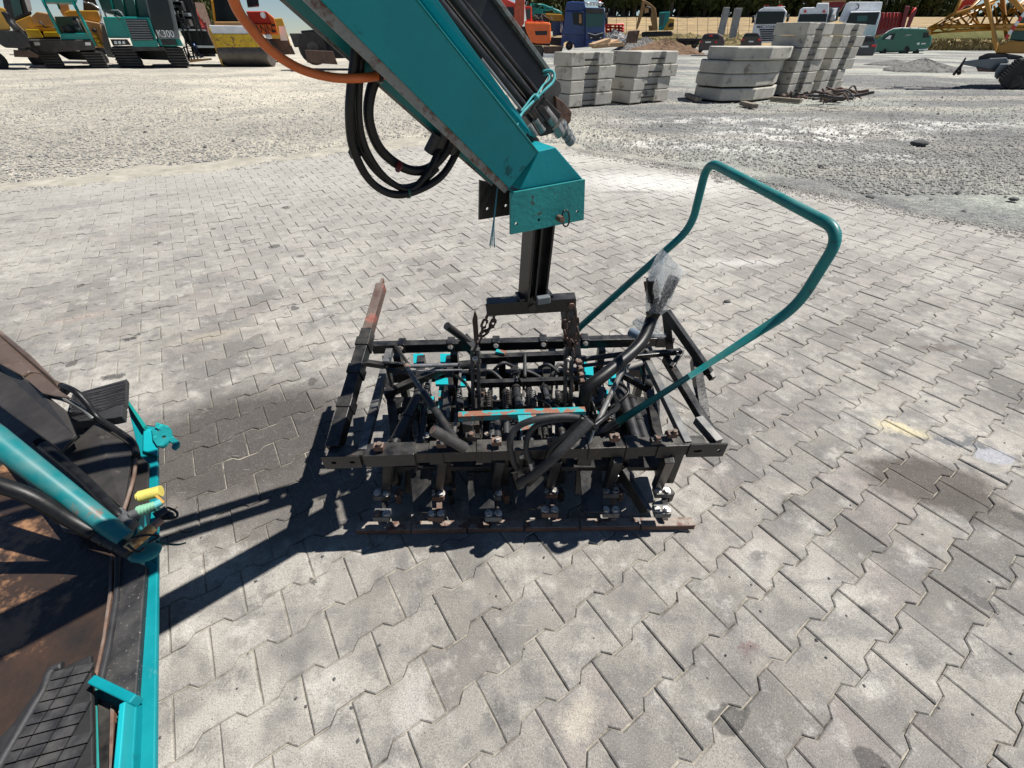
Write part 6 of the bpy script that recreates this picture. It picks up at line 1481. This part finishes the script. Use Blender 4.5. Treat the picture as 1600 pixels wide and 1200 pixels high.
# covers above the deck
PP('lower_cover', BLC, [(-60, 660), (0, 700), (100, 830), (196, 850), (224, 790), (206, 690), (160, 660), (96, 640), (-60, 560)], .40, .012, .003, zs=[.36, .36, .36, .355, .355, .36, .37, .38, .38])
PP('hatch_cover', BLC, [(97, 708), (150, 660), (208, 698), (192, 796)], .41, .01, .002, zs=[.43, .44, .41, .40])
PP('black_cover', mat('matt_black_cover', (.032, .029, .027), .45, var=.3, vs=8), [(-60, 520), (0, 562), (66, 612), (102, 640), (118, 680), (95, 704), (0, 634), (-60, 590)], .5, .012, .003, zs=[.56, .54, .52, .50, .48, .47, .50, .52])
PP('brown_cover', BRC, [(-60, 470), (0, 515), (46, 553), (85, 592), (112, 604), (98, 618), (60, 582), (44, 580), (33, 586), (-60, 535)], .54, .012, .004, zs=[.60, .57, .55, .53, .52, .51, .53, .54, .545, .58])
PP('brown_flap', BRC, [(33, 586), (46, 580), (62, 584), (96, 612), (112, 622), (84, 618), (66, 614)], .53, .006, .002)
MB().tube(smooth_path([Q(96, 602, .53), Q(118, 612, .53), Q(136, 630, .50), Q(152, 652, .46), Q(176, 668, .44), Q(206, 690, .42), Q(214, 712, .41)], 6), .009, 10).build('edge_cable', RUB, cr)
MB().tube(smooth_path([Q(70, 618, .50), Q(100, 624, .50), Q(130, 640, .48), Q(146, 655, .46)], 6), .007, 10).build('edge_cable', GST2, cr)
MB().tube(smooth_path([Q(212, 700, .40), Q(210, 740, .40), Q(196, 790, .40), Q(188, 806, .40)], 6), .005, 8).build('cover_rim', RUST, cr)
PP('rim_plate', BLC, [(208, 700), (232, 724), (230, 790), (196, 800)], .365, .01, .002)
# worn rubber flap, ribbed
fl = PP('rubber_flap', RUBG, [(112, 616), (198, 592), (196, 630), (192, 636), (104, 646)], .42, .02, .002, zs=[.44, .41, .41, .41, .44])
for i in range(9):
    v = 596 + i * 4.2; MB().tube([Q(116 - i * .8, v + 20, .444), Q(150, v + 12 + R.uniform(-1, 1), .43), Q(196, v + R.uniform(-1, 1), .416)], .0016, 5).build('rib', RUB, fl)
PP('flap_edge', DK, [(104, 646), (192, 632), (190, 650), (176, 653), (102, 660)], .42, .03, .002)
# teal cylinder crossing the corner
c0, c1 = Q(-120, 600, .74), Q(196, 842, .42)
MB().cyl(c0, c1, .034, 32, .021).build('teal_cylinder', mat('shaded_cylinder_teal', (.003, .165, .18), .42, spec=.3, var=.2, vs=5, wear=(.12, .10, .08), wscale=16, wth=.61, wsoft=.04, dust=.25), cr)  # teal darkened to carry the shade of the crane arm
MB().tube(smooth_path([Q(-60, 742, .62), Q(40, 772, .56), Q(110, 812, .48), Q(150, 834, .44)], 6), .017, 14).build('hydraulic_hose', RUB, cr)
MB().cyl(Q(146, 832, .44), Q(204, 862, .40), .0165, 14).build('hose_ferrule', RUBG, cr)
for t in (.35, .65): 
    c_ = Q(146, 832, .44).lerp(Q(204, 862, .40), t); d_ = (Q(204, 862, .40) - Q(146, 832, .44)).normalized(); MB().cyl(c_ - d_ * .004, c_ + d_ * .004, .018, 14).build('ferrule_ring', BLK, cr)
MB().tube(smooth_path([Q(60, 690, .50), Q(130, 748, .46), Q(175, 795, .44), Q(188, 808, .43)], 6), .012, 12).build('hydraulic_hose', RUB, cr)
MB().cyl(Q(184, 800, .43), Q(207, 822, .42), .0135, 12).build('hose_ferrule', GST2, cr)
# hook plate
hk = [(243, 672), (246, 661), (262, 664), (271, 672), (271, 681), (281, 690), (279, 696), (272, 703), (268, 698), (270, 691), (262, 691), (259, 699), (250, 700), (246, 690), (250, 683), (256, 684), (259, 679), (254, 672), (250, 677)]
plate('hook_plate', [Q(u, v, .36) for u, v in [(238, 670), (241, 672), (247, 676), (253, 674), (243, 668), (245, 661), (251, 663), (262, 666), (268, 671), (270, 682), (281, 691), (280, 697), (274, 703), (269, 701), (271, 694), (265, 690), (259, 697), (254, 700), (246, 697), (240, 688)]], [(Q(256.5, 684, .36), (.010, .006))], .008, mat('hook_teal', (.004, .20, .21), .5, var=.2, vs=20, wear=(.02, .35, .34), wscale=30, wth=.55), cr)
# quick couplings with dust caps
CAPY = mat('yellow_cap', (.62, .52, .12), .5, var=.15, vs=40); CAPG = mat('green_cap', (.20, .42, .28), .5, var=.15, vs=40)
d1 = MB().cyl(Q(218, 776, .44), Q(252, 767, .44), .0150, 16); yc = d1.build('yellow_dust_cap', CAPY, cr, bevel=.002)
MB().cyl(Q(214, 777, .44), Q(221, 775, .44), .0105, 16).build('cap_rim', CAPY, yc)
MB().bar(Q(240, 770, .445), Q(256, 786, .43), .006, .004).build('cap_strap', mat('ochre_strap', (.42, .22, .03), .5), yc)
gc = MB().cyl(Q(216, 799, .43), Q(244, 790, .43), .0135, 18, .0115).build('green_dust_cap', CAPG, cr, bevel=.002)
MB().cyl(Q(240, 791, .43), Q(252, 784, .43), .010, 14).build('cap_tip', mat('aqua_plastic', (.12, .42, .42), .5), gc)
for k in range(5): a = Q(219 + 5 * k, 798 - 1.6 * k, .43); MB().cyl(a, a + V3((.002, .0006, 0)), .0142 - k * .0003, 16).build('cap_ridge', CAPG, gc)
MB().cyl(Q(204, 806, .43), Q(217, 800, .43), .0125, 16).build('coupling', GST2, cr)
MB().cyl(Q(243, 808, .42), Q(262, 797, .42), .013, 16).build('coupling', BLK, cr)
MB().tube(smooth_path([Q(262, 793, .42), Q(272, 797, .42), Q(277, 802, .42), Q(275, 808, .42), Q(262, 808, .42)], 5), .003, 8).build('coupling_tail', RUB, cr)
PP('coupling_bracket', BLK, [(248, 792), (270, 800), (272, 808), (244, 810)], .42, .012, .002)
# rusty spring-guarded hose
p0, p1 = Q(200, 858, .42), Q(252, 812, .42); dv = (p1 - p0).normalized(); s1, s2 = _basis(dv)
MB().cyl(p0, p1, .0095, 14).build('guarded_hose', mat('rusty_hose', (.24, .13, .09), .6, var=.3, vs=40), cr)
L_ = (p1 - p0).length; co = [p0 + dv * (L_ * .75 * i / 160) + (s1 * math.cos(i * .75) + s2 * math.sin(i * .75)) * .0112 for i in range(160)]
MB().tube(co, .0024, 6).build('spring_guard', mat('coppery_spring', (.42, .22, .09), .45, metal=.5, var=.5, vs=60, wear=(.7, .5, .25), wscale=50, wth=.52), cr)
for q in ([(206, 840), (228, 836), (248, 838), (232, 848)], [(200, 852), (214, 862), (226, 856)]): MB().tube(smooth_path([Q(a, b, .44) for a, b in q], 5), .0028, 8).build('wire_tie', RUB, cr)
MB().tube(smooth_path([Q(244, 846, .40), Q(262, 850, .39), Q(278, 851, .385), Q(291, 848, .38)], 5), .0026, 8, rs=[.0034 - .0001 * i for i in range(16)]).build('green_tie_tail', mat('green_tie', (.02, .14, .10)), cr)
MB().sphere(Q(226, 862, .37), (.04, .03, .012), 16, 8).build('teal_knob', mat('dusty_teal', (.02, .22, .21)), cr)
# running gear below the deck (hidden by it from the front)
for (x, y) in ((-1.75, .9), (-1.55, -.1)): MB().cyl((x - .12, y, .19), (x + .12, y, .19), .19, 24).build('wheel', TYRE, cr, bevel=.01)
MB().box((-1.75, .35, .25), (.5, 1.4, .08), rz=.58).build('chassis_beam', BLK, cr)
